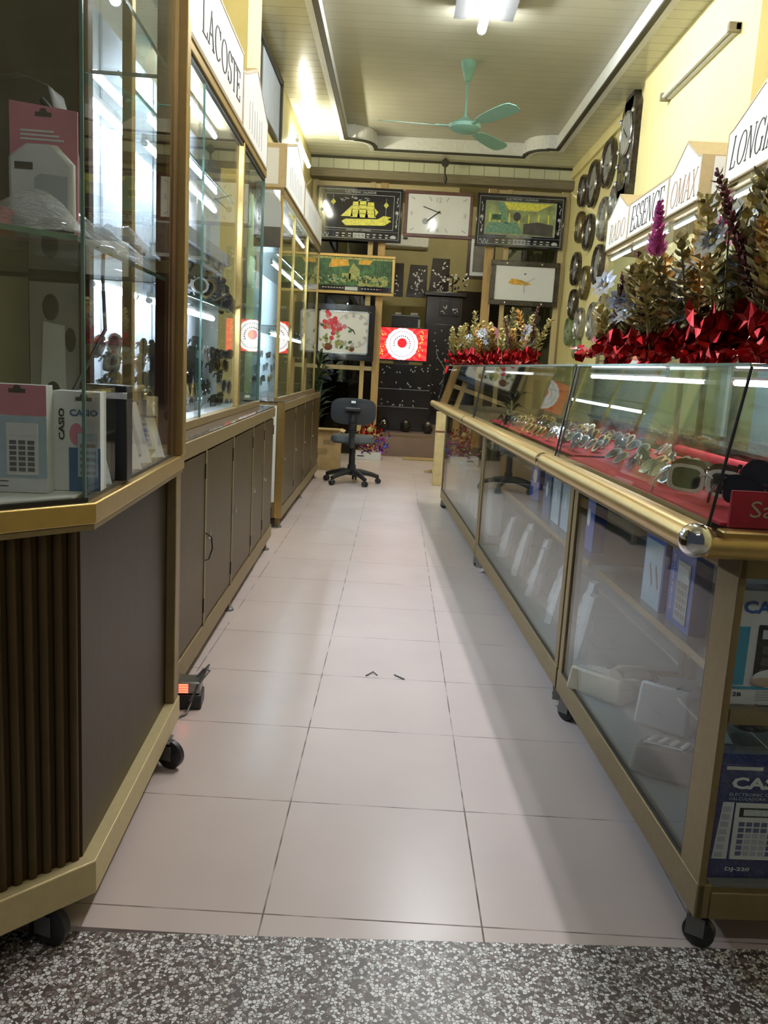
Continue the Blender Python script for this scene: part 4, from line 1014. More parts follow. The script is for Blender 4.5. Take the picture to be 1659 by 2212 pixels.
# ------------------------------------------------------------------ wall cabinets behind the counter
def wall_case(name, label, y0, y1, x=1.8):
    T = thing(name, label, 'display cabinet', (x, y0, 0)); ln = y1 - y0; d = .34
    MB('bronze_panel').box((0, 0, .0), (d, ln, .90)).build('base', T)
    MB('granite').box((-.02, 0, .90), (d, ln, .92)).build('worktop', T)
    for yy in (0, ln - .03): MB('gold_dull').box((0, yy, .92), (.03, yy + .03, 2.36)).build('post', T, bevel=.002)
    MB('case_white').box((d - .012, .0, .92), (d, ln, 2.36)).build('back_panel', T)
    MB('glass').box((.01, .03, .92), (.015, ln - .03, 2.33)).build('front_glass', T)
    for yy in (.002, ln - .008): MB('glass').box((.03, yy, .92), (d - .012, yy + .006, 2.33)).build('side_glass', T)
    for z in (1.4, 1.85):
        MB('glass').box((.03, .03, z), (d - .02, ln - .03, z + .008)).build('glass_shelf', T); MB('clear_edge').box((.026, .03, z - .001), (.03, ln - .03, z + .009)).build('shelf_edge', T)
    MB('gold_dull').box((0, 0, 2.33), (d, ln, 2.36)).build('head_rail', T)
    return T
wall_case('wall_showcase', 'glass wall showcase under the three joined white signs behind the counter', 5.40, 7.75)
wall_case('wall_showcase', 'glass wall showcase nearest the entrance behind the red foil flowers', 3.3, 5.02)
SR = sign_box('sign_box', 'three joined white signs with serif capitals, two of them gabled, behind the flowers', (1.79, 0, 0), 0,
         [(7.02, 7.73, 2.36, 2.63, .155, ('RADO', .50, .15, .12, .05), 'ink_tan', .12), (6.03, 7.02, 2.36, 2.64, 0, ('ESSENCE', .82, .19, .07, .045), 'ink_black', .16), (5.40, 6.03, 2.36, 2.63, .155, ('OMAX', .50, .17, .06, .04), 'ink_tan', .16)], .34, -1, 2.36)
b = MB('sign_white'); b.box((.07, 5.392, 2.40), (.30, 5.396, 2.62)); b.build('end_board', SR)
b = MB('case_grey'); b.prism([(.07, 5.392, 2.20)] + [(.175 + .105 * -cos(pi * i / 12), 5.392, 2.32 + .10 * sin(pi * i / 12)) for i in range(13)] + [(.28, 5.392, 2.20)], (0, .004, 0)); b.build('arched_panel', SR)
t = sign_box('sign_box', 'large gabled white sign with black italic capitals nearest the entrance', (1.79, 0, 0), 0, [(4.12, 5.0, 2.36, 2.64, .15, ('LONGINES', .74, .17, .06, .07), 'ink_black', .2)], .34, -1, 2.36)
for (y0, y1, l) in ((7.05, 7.7, 'short tube lamp under the far gabled sign'), (6.1, 7.0, 'tube lamp under the long middle sign'), (5.45, 6.0, 'short tube lamp under the tan-lettered near sign'), (4.1, 4.97, 'bright tube lamp under the black italic sign')):
    lamp_tube('sign_lamp', l, (1.845, y0, 2.29), (1.845, y1, 2.29), 'tube_sign', .009, 'tube lamps under the right-hand signs'.replace('right-hand', 'counter-side'))

# ------------------------------------------------------------------ artificial flower bunches in red foil
def bunch(seed, h, kinds, name='artificial_flowers', spread=.09):
    rnd = random.Random(seed); T = thing(name, 'bunch', 'artificial flowers')
    b = MB('red_foil'); n, m = 24, 8; vs = []; fs = []          # crumpled foil collar, open and ragged at the top
    for i in range(m + 1):
        for k in range(n):
            a = 2 * pi * (k + .5 * (i % 2)) / n; r = (.036 + .042 * (i / m) ** 1.4) * (rnd.uniform(.82, 1.18) + .14 * sin(3 * a + i * .8)); z = h * .32 * i / m * (rnd.uniform(.75, 1.15) if i < m else rnd.uniform(.55, 1.25))
            vs.append((r * cos(a), r * sin(a), z))
    for i in range(m):
        for k in range(n): a = i * n + k; c_ = i * n + (k + 1) % n; fs += [(a, c_, c_ + n), (a, c_ + n, a + n)]
    b.add(vs, fs)
    b.build('foil_wrap', T, smooth=False)
    for kd in kinds:
        a = rnd.uniform(0, 2 * pi); lean = rnd.uniform(.05, .5) if kd not in ('plume', 'wheat') else rnd.uniform(0, .15); hh = h * (rnd.uniform(.68, 1.15) if kd not in ('plume', 'wheat', 'brown') else {'plume': 1.42, 'wheat': 1.2, 'brown': rnd.uniform(.85, 1.22)}[kd])
        d = V((cos(a) * lean, sin(a) * lean, 1)).normalized(); base = V((rnd.uniform(-.03, .03), rnd.uniform(-.03, .03), .0)); 
        side = d.orthogonal().normalized()
        if kd == 'plume':
            b = MB('pink_plume'); top = base + d * hh
            for k in range(120):
                f = rnd.uniform(.0, 1); p = base + d * hh * (.66 + .34 * f); q = rnd.uniform(0, 2 * pi); e = (side * cos(q) + d.cross(side) * sin(q))
                b.leaf(p, e * .8 + d * .8, e, .052 * (1.08 - f * .8), .016)
            b.tube([base, base + d * hh * .7], .003, 'olive_leaf', n=5); b.build('plume', T, smooth=False)
        elif kd in ('gold', 'olive', 'brown', 'orange'):
            m_ = {'gold': 'gold_leaf', 'olive': 'olive_leaf', 'brown': 'brown_leaf', 'orange': 'orange_leaf'}[kd]
            b = MB(m_); ln = .062 if kd != 'brown' else .036; nl = rnd.choice([30, 38, 46]) if kd != 'brown' else 80
            for k in range(nl):
                f = k / (nl - 1); p = base + d * hh * (.34 + .58 * f); q = k * 2.4 + rnd.uniform(-.3, .3); e = (side * cos(q) + d.cross(side) * sin(q))
                b.leaf(p, e * (1.1 - .5 * f) + d * rnd.uniform(.1, .8) + Z * .15, e, ln * (1.0 - .45 * f) * rnd.uniform(.7, 1.25), rnd.uniform(.018, .030) if kd != 'brown' else .013)
            b.tube([base, base + d * hh * .95], .0035, n=5); b.build('leaf_spray', T, smooth=False)
        elif kd == 'silver':
            b = MB('silver_leaf')
            for fl in range(3):
                c_ = base + d * hh * (.5 + .14 * fl) + V((rnd.uniform(-.04, .04), rnd.uniform(-.04, .04), 0)); nn = V((rnd.uniform(-1.0, -.2), rnd.uniform(-1, .2), .4)).normalized(); s2 = nn.orthogonal().normalized()
                for k in range(9):
                    q = 2 * pi * k / 9; e = s2 * cos(q) + nn.cross(s2) * sin(q); b.leaf(c_, e + nn * .35, nn, .055, .028)
                b.ell(c_ + nn * .008, (.008, .008, .008), 'gold_leaf', n=6, m=4)
            b.tube([base, base + d * hh * .8], .003, 'olive_leaf', n=5); b.build('flower', T, smooth=False)
        elif kd == 'wheat':
            b = MB('silver_leaf')
            for k in range(16):
                p = base + d * hh * (.6 + .4 * k / 15)
                for s_ in range(4): e = side * cos(s_ * pi / 2 + k * .4) + d.cross(side) * sin(s_ * pi / 2 + k * .4); b.leaf(p, e * .55 + d, e, .05, .017)
            b.tube([base, base + d * hh], .004, 'olive_leaf', n=5)
            for k in range(14): q = k * 2.4; b.leaf(base + d * hh * (.9 + .01 * k), side * cos(q) * .4 + d.cross(side) * sin(q) * .4 + d, side, .03, .012, 'brown_leaf')
            b.build('wheat_ear', T, smooth=False)
    return T
near = [((.06, 1.17), .31, ['gold', 'brown', 'silver', 'gold'], 'gold leaf and silver bunch at the far end of the tall foil row'),
        ((.13, 1.00), .34, ['silver', 'silver', 'gold', 'olive', 'plume'], 'silver-flowered bunch with pink plume, second in the tall foil row'),
        ((.07, .86), .31, ['olive', 'gold', 'gold', 'orange'], 'olive and gold leaf bunch in front of the tall foil row'),
        ((.22, .88), .36, ['brown', 'olive', 'gold', 'plume'], 'dark brown spray bunch under the tan-lettered sign'),
        ((.13, .68), .36, ['olive', 'silver', 'gold', 'brown', 'orange'], 'mixed olive and silver bunch in the middle of the tall foil row'),
        ((.27, .62), .39, ['gold', 'gold', 'olive', 'gold'], 'tall gold leaf bunch standing at the rear of the tall foil row'),
        ((.10, .46), .42, ['wheat', 'olive', 'gold', 'silver'], 'tall silver wheat ear bunch before the black italic sign'),
        ((.24, .40), .47, ['brown', 'silver', 'gold', 'olive'], 'brown-tipped bunch with silver blooms near the counter corner'),
        ((.13, .24), .43, ['olive', 'gold', 'brown', 'gold'], 'bushy gold leaf bunch nearest the counter corner'),
        ((.28, .18), .48, ['gold', 'silver', 'olive'], 'broad gold bunch at the rear of the counter corner')]
for k, ((x, y), h, kd, l) in enumerate(near):
    T = bunch(40 + k, h, kd + [['gold', 'olive', 'gold', 'brown', 'gold', 'silver'], ['olive', 'gold', 'olive', 'gold', 'silver'], ['gold', 'brown', 'gold', 'olive', 'orange']][k % 3], spread=.1); T.location = r_w(x, y, 1.291); T['label'] = l; T['group'] = 'tall foil-wrapped flower bunches on the near counter'
far = [((.04, 5.75), ['gold', 'gold', 'orange'], 'yellow-green bunch at the far end of the short foil row'), ((.10, 5.55), ['silver', 'orange', 'gold'], 'silver bloom bunch second from the far end of the short row'),
       ((.14, 5.33), ['silver', 'gold', 'orange'], 'twin silver bloom bunch third from the far end of the short row'), ((.20, 5.1), ['brown', 'orange', 'gold'], 'rust-coloured spray bunch in the short foil row'),
       ((.25, 4.92), ['gold', 'orange', 'silver'], 'gold bunch in the middle of the short foil row'), ((.30, 4.72), ['gold', 'gold', 'olive'], 'tall yellow leaf bunch in the short foil row'),
       ((.34, 4.52), ['silver', 'gold', 'brown'], 'silver and gold bunch near the end of the short foil row'), ((.39, 4.32), ['gold', 'brown', 'silver'], 'dark-tipped bunch nearest the entrance in the short foil row')]
for k, ((x, y), kd, l) in enumerate(far):
    T = bunch(70 + k, .36 + .03 * (k % 3), kd + ['gold', 'gold', 'orange']); T.location = r_w(x, y, 1.291); T['label'] = l; T['group'] = 'short foil-wrapped flower bunches on the far counter'
def foil_skirt(label, pts, h, wd, seed):
    rnd = random.Random(seed); b = MB('red_foil'); L_ = (V(pts[-1]) - V(pts[0])).length; nu, nv = int(L_ / .019), 16; vs = []; fs = []
    for i in range(nu + 1):
        f = i / nu * (len(pts) - 1.0001); k = int(f); p = V(pts[k]).lerp(V(pts[k + 1]), f - k); s_ = (V(pts[k + 1]) - V(pts[k])).normalized().cross(Z)
        for j in range(nv + 1):
            q = j / nv * 2 - 1; e = 1 - q * q
            vs.append(p + s_ * (q * wd * rnd.uniform(.85, 1.12)) + V((0, 0, .002 + h * (.32 * e + (.25 + .25 * sin(i * .55 + 2 * q) + rnd.uniform(0, .42)) * (.35 + abs(q) * .65)))) + V((rnd.uniform(-.01, .01), rnd.uniform(-.01, .01), 0)))
    for i in range(nu):
        for j in range(nv): a = i * (nv + 1) + j; fs += [(a, a + nv + 1, a + nv + 2), (a, a + nv + 2, a + 1)]
    b.add(vs, fs)
    return tag(b.build('foil_wrapping', smooth=False), label, 'foil')
foil_skirt('crumpled red foil spread under the tall flower bunches', [r_w(.02, 1.30, 1.291), r_w(.10, .9, 1.291), r_w(.14, .5, 1.291), r_w(.16, .05, 1.291)], .075, .10, 1)
foil_skirt('crumpled red foil spread under the short flower bunches', [r_w(.0, 5.88, 1.291), r_w(.12, 5.3, 1.291), r_w(.25, 4.85, 1.291), r_w(.42, 4.2, 1.291)], .06, .06, 2)
for (x, y, z, m_, l) in ((.22, 5.0, 1.55, 'pink_print', 'small pink round fan tucked among the short bunches'),):
    t = r_thing('paper_fan', l, 'paper fan', x, y, z); MB(m_).lathe((0, 0, 0), [(.055, 0), (.055, .003)], Y, 24).build('disc', t); MB('timber').tube([(0, 0, -.07), (0, 0, -.26)], .004).build('stick', t)

# ------------------------------------------------------------------ ceiling fan and lamps
FY = 8.5
t = thing('ceiling_fan', 'mint green three-bladed ceiling fan', 'ceiling fan', (.512, FY, ZT))
MB('mint').lathe((0, 0, 0), [(.075, 0), (.07, -.03), (.045, -.12), (.03, -.17), (.012, -.18)][::-1], n=20).build('canopy', t)
MB('mint').tube([(0, 0, -.15), (0, 0, -.50)], .013, n=10).build('rod', t)
MB('mint').lathe((0, 0, -.58), [(.03, -.05), (.10, -.045), (.15, -.015), (.155, .015), (.10, .05), (.04, .07), (.025, .10)], n=28).build('motor', t)
for k, a in enumerate((radians(186), radians(-62), radians(57))):
    d = V((cos(a), sin(a), 0)); s_ = V((-sin(a), cos(a), 0)); w = s_ * cos(.25) - Z * sin(.25); o = V((0, 0, -.585))
    b = MB('mint'); prof = [(.24, .045), (.35, .068), (.5, .078), (.65, .082), (.76, .078), (.81, .06), (.835, .0)]
    up = [o + d * r + w * q for r, q in prof]; dn = [o + d * r - w * q for r, q in prof[:-1]][::-1]
    b.prism(up + dn, Z * .006); bl = b.build('blade', t)
    MB('mint').obox(o + d * .13 - s_ * .02, d * .16, s_ * .04, Z * .01).build('blade_iron', bl, bevel=.003)
t = thing('ceiling_lamp', 'grey twin-reflector ceiling fixture with a bright tube', 'ceiling lamp', (.53, 6.58, ZT - .03))
b = MB('fixture_grey'); b.box((-.22, -.75, -.02), (.22, .72, 0)); b.build('housing', t, bevel=.004)
for s_ in (-1, 1):
    b = MB('fixture_grey'); b.hexa([(s_ * .14, -.75, -.06), (s_ * .24, -.75, -.06), (s_ * .24, .72, -.06), (s_ * .14, .72, -.06), (s_ * .15, -.75, -.02), (s_ * .20, -.75, -.02), (s_ * .20, .72, -.02), (s_ * .15, .72, -.02)])
    b.build('reflector', t, smooth=False)
MB('tube_ceiling').tube([(0, -.72, -.10), (0, .80, -.10)], .036, n=14).build('tube', t)
for y in (-.74, .80): MB('panel_white').tube([(0, y, -.10), (0, y + .03, -.10)], .037, n=14).build('end_cap', t)
t = lamp_tube('ceiling_lamp', 'ceiling tube lamp above the entrance end of the aisle', (.85, 2.9, ZT - .07), (.85, 4.5, ZT - .07), 'tube_front', .024, up=.04)
t = lamp_tube('ceiling_lamp', 'added fill tube over the terrazzo entrance, out of view', (-.2, -.6, 3.3), (.9, -.6, 3.3), 'tube_door_fill', .02, up=.04)  # added out of view to light the fronts that face the entrance
t = lamp_tube('wall_lamp', 'lit tube lamp high on the yellow wall above the far showcase', (-1.22, 9.5, 3.60), (-1.22, 10.7, 3.60), 'tube_side', .022, up=.03)
t = thing('wall_lamp', 'unlit tube lamp fixture high on the yellow pier', 'lamp', (2.1, 6.6, 3.54))
MB('trim_white').box((-.035, -.72, -.02), (0, .74, .025)).build('batten', t, bevel=.003); MB('tube_dead').tube([(-.055, -.68, .0), (-.055, .70, .0)], .016, n=12).build('tube', t)
for y in (-.72, .70): MB('beam_brown').box((-.08, y, -.03), (0, y + .035, .03)).build('lamp_holder', t, bevel=.003)
t = lamp_tube('ceiling_lamp', 'added fill tube on the back room ceiling, hidden behind the beam', (.2, 13.4, 4.22), (1.2, 13.4, 4.22), 'tube_back_fill', .02, up=.03)  # added behind the beam to brighten the back room
t = thing('pulley_hook', 'dark pulley hook hanging in front of the back beam', 'hook', (.47, 11.45, 0))
b = MB('trim_dark'); b.lathe((0, -.02, 3.90), [(.05, 0), (.05, .04)], Y, 16); b.tube([(0, 0, 3.96), (0, 0, 3.62)], .012); b.tube([(0, 0, 3.75), (.02, 0, 3.70), (0, 0, 3.64)], .02); b.build('pulley', t)

# ------------------------------------------------------------------ back partition with its frames
PY = 11.8
t = bpy.data.objects.new('trim_7', None); C.objects.link(t); struct(t, 'gold and timber door framing across the back opening', 'partition frame'); t.location = (0, PY, 0)
for x0, x1, z0, z1, m_ in ((-1.28, -1.20, 0, 3.69, 'gold_pale'), (-.50, -.43, 1.9, 3.69, 'timber_pale'), (-.36, -.26, 0, 3.69, 'timber'), (-.53, -.47, .3, 1.95, 'timber_pale'), (1.10, 1.22, 0, 3.69, 'timber'), (1.36, 1.42, 0, 3.69, 'timber_pale'), (2.09, 2.17, 0, 3.69, 'gold_pale')):
    MB(m_).box((x0, 0, z0), (x1, .07, z1)).build('post', t, bevel=.004)
for x0, x1, z0, z1 in ((-1.28, .7, 3.60, 3.68), (-1.2, -.36, 1.18, 1.24), (1.2, 2.1, 3.60, 3.68)): MB('gold_pale').box((x0, .01, z0), (x1, .06, z1)).build('rail', t, bevel=.004)
for x0, x1, z0, z1 in ((-1.2, -.5, .02, 3.6), (1.42, 2.09, .02, 3.6)): MB('glass_dark').box((x0, .03, z0), (x1, .036, z1)).build('door_glass', t)

def frame_thing(name, label, cat, x0, x1, z0, z1, fw, fm, y=11.72, group=None, d=.05):
    t = thing(name, label, cat, ((x0 + x1) / 2, y, (z0 + z1) / 2), 0, group); w, h = (x1 - x0) / 2, (z1 - z0) / 2
    b = MB(fm); b.box((-w, 0, -h), (w, d, -h + fw)); b.box((-w, 0, h - fw), (w, d, h)); b.box((-w, 0, -h + fw), (-w + fw, d, h - fw)); b.box((w - fw, 0, -h + fw), (w, d, h - fw)); b.build('frame', t, bevel=.006)
    return t, w - fw, h - fw
def line_rect(b, x0, z0, x1, z1, y, w=.005):
    for p in ((x0, z0, x1, z0 + w), (x0, z1 - w, x1, z1), (x0, z0, x0 + w, z1), (x1 - w, z0, x1, z1)): b.box((p[0], y, p[1]), (p[2], y + .002, p[3]))
def calendar(label, x0, x1, z0, z1, scene, fm='print_black'):
    t, w, h = frame_thing('wall_calendar', label, 'wall calendar', x0, x1, z0, z1, .02, fm)
    MB('print_black').box((-w, .01, -h), (w, .03, h)).build('face', t)
    b = MB('print_line'); line_rect(b, -w + .015, -h + .015, w - .015, h - .015, .007, .004); line_rect(b, -w * .83, -h * .58, w * .83, h * .78, .007, .005); b.box((-w + .015, .007, -h * .66), (w - .015, .009, -h * .655)); b.build('line_print', t)
    text('ELECTRONIC CALENDAR', t, (-w * .36, .007, h * .82), X, Z, w * .75, h * .09, 'print_line')
    text('HOANG PHAT COMPANY', t, (-w * .3, .007, -h * .655), X, Z, w * .6, h * .06, 'print_line')
    b = MB('print_line')
    for s_ in (-1, 1):
        for k in range(6):
            q = pi * k / 3; b.leaf((s_ * w * .91, .006, h * .12), (cos(q), 0, sin(q)), (0, -1, 0), .03, .014)
        for k in range(9): b.leaf((s_ * w * .91, .006, h * (-.45 + .13 * k) if abs(k - 4.4) > 1 else h * -.5), (rnd.uniform(-.5, .5), 0, 1), (0, -1, 0), .05, .012)
    for k in range(9):
        if 3 <= k <= 4: continue
        b.box((-w * .55 + k * w * .15, .007, -h * .80), (-w * .48 + k * w * .15, .009, -h * .76)); b.box((-w * .55 + k * w * .15, .007, -h * .9), (-w * .49 + k * w * .15, .009, -h * .86))
    for k in range(7): q = pi * k / 6; b.leaf((w * .84, .006, -h * .9), (cos(q), 0, .3 + .6 * sin(q)), (0, -1, 0), .05, .018)
    b.tube([(-w * .93 + .2 * w * i / 12, .006, -h * .84 + .03 * sin(i * 1.1)) for i in range(13)], .005, n=5); b.build('ornament_print', t)
    d = MB('lcd').box((-w * .13, .006, -h * .93), (w * .16, .009, -h * .74)).build('display', t)
    b = MB('fixture_grey')
    for k in range(3): b.box((-w * .11 + k * w * .09, .004, -h * .90), (-w * .04 + k * w * .09, .006, -h * .77))
    b.build('digits', d)
    scene(t, w * .82, h)
    return t
def ship(t, w, h):
    b = MB('print_yellow'); y = .006
    b.prism([(-w * .52, y, -h * .30), (-w * .40, y, -h * .20), (w * .55, y, -h * .16), (w * .72, y, -h * .02), (w * .95, y, -h * .06), (w * .84, y, -h * .14), (w * .95, y, -h * .22), (w * .75, y, -h * .40), (-w * .40, y, -h * .46)], (0, .002, 0))
    for k, (x, top, hw) in enumerate(((-.12, .50, .12), (.10, .55, .14), (.33, .50, .14))):
        for j in range(4):
            z0 = -.12 + j * (top + .12) / 4; ww = hw * (1.15 - .14 * j)
            b.prism([(w * (x - ww), y, h * z0), (w * (x + ww), y, h * z0), (w * (x + ww * .85), y, h * (z0 + .145)), (w * (x - ww * .9), y, h * (z0 + .145))], (0, .002, 0))
    b.prism([(-w * .55, y, -h * .1), (-w * .2, y, -h * .1), (-w * .22, y, h * .35)], (0, .002, 0)); b.prism([(w * .45, y, -h * .1), (w * .56, y, h * .12), (w * .42, y, h * .3)], (0, .002, 0))
    b.build('ship_print', t)
    b = MB('print_yellow')
    for x, z in ((-.78, .45), (.78, .40)): b.prism([(w * x, y, h * (z - .13)), (w * (x + .075), y, h * z), (w * x, y, h * (z + .13)), (w * (x - .075), y, h * z)], (0, .002, 0)); b.box((w * x - .002, y, h * (z - .45)), (w * x + .002, y + .002, h * (z + .28)), 'print_line')
    b.build('lantern_print', t)
    b = MB('print_line')
    for k in range(16): b.leaf((w * (-.6 + .06 * k), y, h * .6), (rnd.uniform(-1, 1), 0, rnd.uniform(-1, .6)), (0, -1, 0), .05, .008)
    b.build('spray_print', t)
    b = MB('screen_white') if False else MB('print_line')
def hall(t, w, h):
    y = .008
    MB('print_hall').box((-w, y, -h * .55), (w, y + .001, h * .76)).build('picture', t)
    b = MB('print_teal'); b.prism([(-w, .0065, -h * .5), (w * .1, .0065, -h * .5), (-w * .1, .0065, -h * .05), (-w * .9, .0065, -h * .1)], (0, .001, 0)); b.prism([(-w * .5, .0065, h * .7), (-w * .35, .0065, -h * .1), (-w * .45, .0065, -h * .1), (-w * .7, .0065, h * .7)], (0, .001, 0)); b.build('floor_print', t)
    b = MB('print_yellow'); b.prism([(-w * .5, .007, h * .74), (w * .9, .007, h * .74), (w * .45, .007, h * .42), (-w * .35, .007, h * .45)], (0, .001, 0)); 
    for k in range(7): b.box((w * (-.9 + .28 * k), .0068, -h * .08), (w * (-.86 + .28 * k), .0078, h * .3))
    b.build('light_print', t)
    b = MB('print_green'); b.box((-w * .82, .006, h * .02), (-w * .55, .0075, h * .24)); b.prism([(w * .1, .006, -h * .5), (w * .1, .006, -h * .1), (w * .5, .006, h * .0), (w * .95, .006, -h * .1), (w * .95, .006, -h * .55)], (0, .001, 0), 'poster_dark')
    b.ell((-w * .1, .007, h * .18), (.05, .001, .06), 'poster_dark'); b.build('dark_print', t)
calendar('black calendar with a yellow sailing ship picture', -1.21, -.055, 2.905, 3.60, ship)
calendar('black calendar with a greenish hall interior picture', .945, 2.13, 2.93, 3.615, hall)
def hand(b, x, z, ang, ln, w, y): d = V((sin(ang), 0, cos(ang))); s_ = V((d.z, 0, -d.x)); b.obox(V((x, y, z)) - d * ln * .15 - s_ * w / 2, d * ln * 1.15, s_ * w, V((0, .002, 0)))
t, w, h = frame_thing('wall_clock', 'white rectangular clock in a mahogany frame', 'wall clock', -.03, .895, 3.0, 3.60, .045, 'mahogany')
MB('dial_white').box((-w, .012, -h), (w, .03, h)).build('dial', t)
b = MB('ink_grey')
for k in range(12):
    a = 2 * pi * k / 12; c_, s_ = sin(a), cos(a); f = min(.86 * w / max(abs(c_), 1e-6), .80 * h / max(abs(s_), 1e-6)); p = V((c_ * f, .009, s_ * f)); d = V((c_, 0, s_)); q = V((s_, 0, -c_))
    if k % 3: b.obox(p - d * .035 - q * .006, d * .06, q * .012, V((0, .003, 0)))
b.build('marking', t)
for tx, x, z in (('12', -.035, .16), ('3', .335, -.03), ('6', -.02, -.225), ('9', -.385, -.03)): text(tx, t, (x, .009, z), X, Z, .07 if tx == '12' else .04, .06, 'ink_grey')
b = MB('ink_black'); hand(b, .0, .03, radians(-72), .22, .012, .006); hand(b, .0, .03, radians(-128), .19, .014, .006); b.lathe((0, .004, .03), [(.012, 0), (.012, .004)], Y, 12); b.build('hands', t)
MB('case_grey').lathe((-.175, .006, -.09), [(.04, 0), (.04, .003)], Y, 18).build('small_dial', t)
t, w, h = frame_thing('wall_calendar', 'gold-framed calendar with a green landscape and house', 'wall calendar', -1.21, -.11, 2.20, 2.73, .04, 'gold')
MB('print_green').box((-w, .012, -h), (w, .03, h)).build('picture', t)
b = MB('print_orange'); b.prism([(-w * .7, .010, h * .35), (-w * .62, .010, h * .95), (-w * .2, .010, h * .98), (-w * .15, .010, h * .5)], (0, .002, 0)); b.prism([(w * .1, .010, h * .6), (w * .12, .010, h * .95), (w * .5, .010, h * .95), (w * .4, .010, h * .6)], (0, .002, 0)); b.build('autumn_tree_print', t)
b = MB('print_olive'); b.prism([(-w * .15, .008, -h * .3), (w * .14, .008, -h * .35), (w * .14, .008, h * .25), (-.02, .008, h * .68), (-w * .15, .008, h * .2)], (0, .002, 0))
b.prism([(-w * .35, .008, -h * .5), (-w * .1, .008, -h * .5), (-w * .1, .008, h * .05), (-w * .33, .008, h * .05)], (0, .002, 0)); b.build('house_print', t)
b = MB('print_teal'); b.prism([(-w * .75, .007, -h * .45), (-w * .4, .007, -h * .5), (-w * .4, .007, -h * .25), (-w * .7, .007, -h * .22)], (0, .002, 0))
rq = random.Random(31)
for k in range(70): b.leaf((w * rq.uniform(-.95, .95), .0085, h * rq.uniform(-.66, -.2)), (rq.uniform(-1, 1), 0, rq.uniform(.2, 1)), (0, -1, 0), .06, .025, ['print_olive', 'print_green', 'leaf_green'][k % 3])
for k in range(7): b.box((w * (-.95 + .05 * k), .008, -h * .5), (w * (-.94 + .05 * k), .0105, h * .9), 'leaf_green'); b.box((w * (.55 + .07 * k), .008, -h * .5), (w * (.565 + .07 * k), .0105, h * .9), 'leaf_green')
for k in range(6): b.ell((w * (.2 + .12 * k), .009, -h * .42 + .02 * (k % 2)), (.07, .002, .07), 'print_olive', n=8, m=6)
b.box((-w, .008, h * .86), (w, .010, h * .98), 'print_olive'); b.build('garden_print', t)
MB('print_black').box((-w, .006, -h), (w, .011, -h * .68)).build('info_strip', t)
b = MB('lcd'); b.box((-w * .24, .003, -h * .95), (w * .1, .006, -h * .74)); b.build('display', t)
b = MB('print_line')
for k in range(8): b.box((-w * .85 + k * w * .075, .004, -h * .85), (-w * .8 + k * w * .075, .006, -h * .80))
for k in range(7): b.box((w * .2 + k * w * .08, .004, -h * .85), (w * .25 + k * w * .08, .006, -h * .80), 'print_red' if k > 5 else None)
b.build('caption', t)
t, w, h = frame_thing('wall_clock', 'grey-white clock with a golden boat, black frame with silver studs', 'wall clock', 1.19, 2.13, 2.17, 2.76, .07, 'rim_dark')
MB('dial_pale').box((-w, .012, -h), (w, .03, h), 'dial_white').build('dial', t)
b = MB('rim_gold'); b.prism([(-w * .55, .009, .0), (-w * .45, .009, h * .28), (-w * .1, .009, h * .2), (w * .25, .009, -.0), (w * .1, .009, -h * .1), (-w * .35, .009, -h * .08)], (0, .002, 0), 'print_orange'); b.build('boat_print', t)
b = MB('ink_grey'); hand(b, 0, 0, radians(60), .16, .008, .007); hand(b, 0, 0, radians(180), .12, .008, .007); b.box((-.01, .007, .12), (.014, .009, .135), 'ink_black'); b.build('hands', t)
b = MB('chrome')
for x, z in ((-.25, h + .035), (.22, h + .035), (-.25, -h - .035), (.25, -h - .035)): b.ell((x, -.002, z), (.014, .008, .014))
b.build('studs', t)
t, w, h = frame_thing('wall_clock', 'floral clock with red roses in a wide black frame', 'wall clock', -1.20, -.345, 1.31, 2.06, .085, 'black_gloss', y=11.70)
b = MB('dial_white'); b.box((-w, .016, -h), (w, .03, h)); b.build('dial', t)
b = MB('silver'); line_rect(b, -w, -h, w, h, .012, .018); b.build('inner_trim', t)
rr = random.Random(2); b = MB('print_red')
for k in range(34): b.ell((-w * .38 + rr.gauss(0, .06), .013, h * .42 + rr.gauss(0, .065)), (.032, .002, .032), 'print_red' if k % 4 else 'pink_print', n=8, m=6)
b.build('rose_print', t); b = MB('print_olive')
for k in range(18): b.leaf((rr.uniform(-.3, .1), .012, rr.uniform(-h * .85, h * .3)), (rr.uniform(-1, 1), 0, rr.uniform(-1, 1)), (0, -1, 0), .07, .035, 'print_olive' if k % 3 else 'print_green')
b.ell((-.05, .012, -h * .5), (.07, .002, .04), 'print_olive'); b.ell((w * .35, .012, -h * .75), (.04, .002, .04), 'clay'); b.ell((-w * .6, .012, -h * .7), (.06, .002, .05), 'clay'); b.build('leaf_print', t)
b = MB('ink_grey'); cx, cz, r_ = w * .38, h * .12, .20
for k in range(12):
    a = 2 * pi * k / 12
    if radians(225) < a < radians(330): continue
    p = V((cx + r_ * sin(a), .010, cz + r_ * cos(a))); d = V((sin(a), 0, cos(a))); q = V((d.z, 0, -d.x)); 
    for s_ in (-1, 0, 1): b.obox(p - d * .028 + q * (s_ * .014 - .004), d * .056, q * .008, V((0, .002, 0)))
b.ribbon([(cx + (r_ + .035) * sin(2 * pi * i / 32), .010, cz + (r_ + .035) * cos(2 * pi * i / 32)) for i in range(33)], [(cx + (r_ + .029) * sin(2 * pi * i / 32), .010, cz + (r_ + .029) * cos(2 * pi * i / 32)) for i in range(33)], (0, .002, 0), closed=False)
b.build('numeral_ring', t); b = MB('ink_black'); hand(b, cx, cz, radians(-62), .09, .010, .007); hand(b, cx, cz, radians(150), .06, .012, .007); b.build('hands', t)

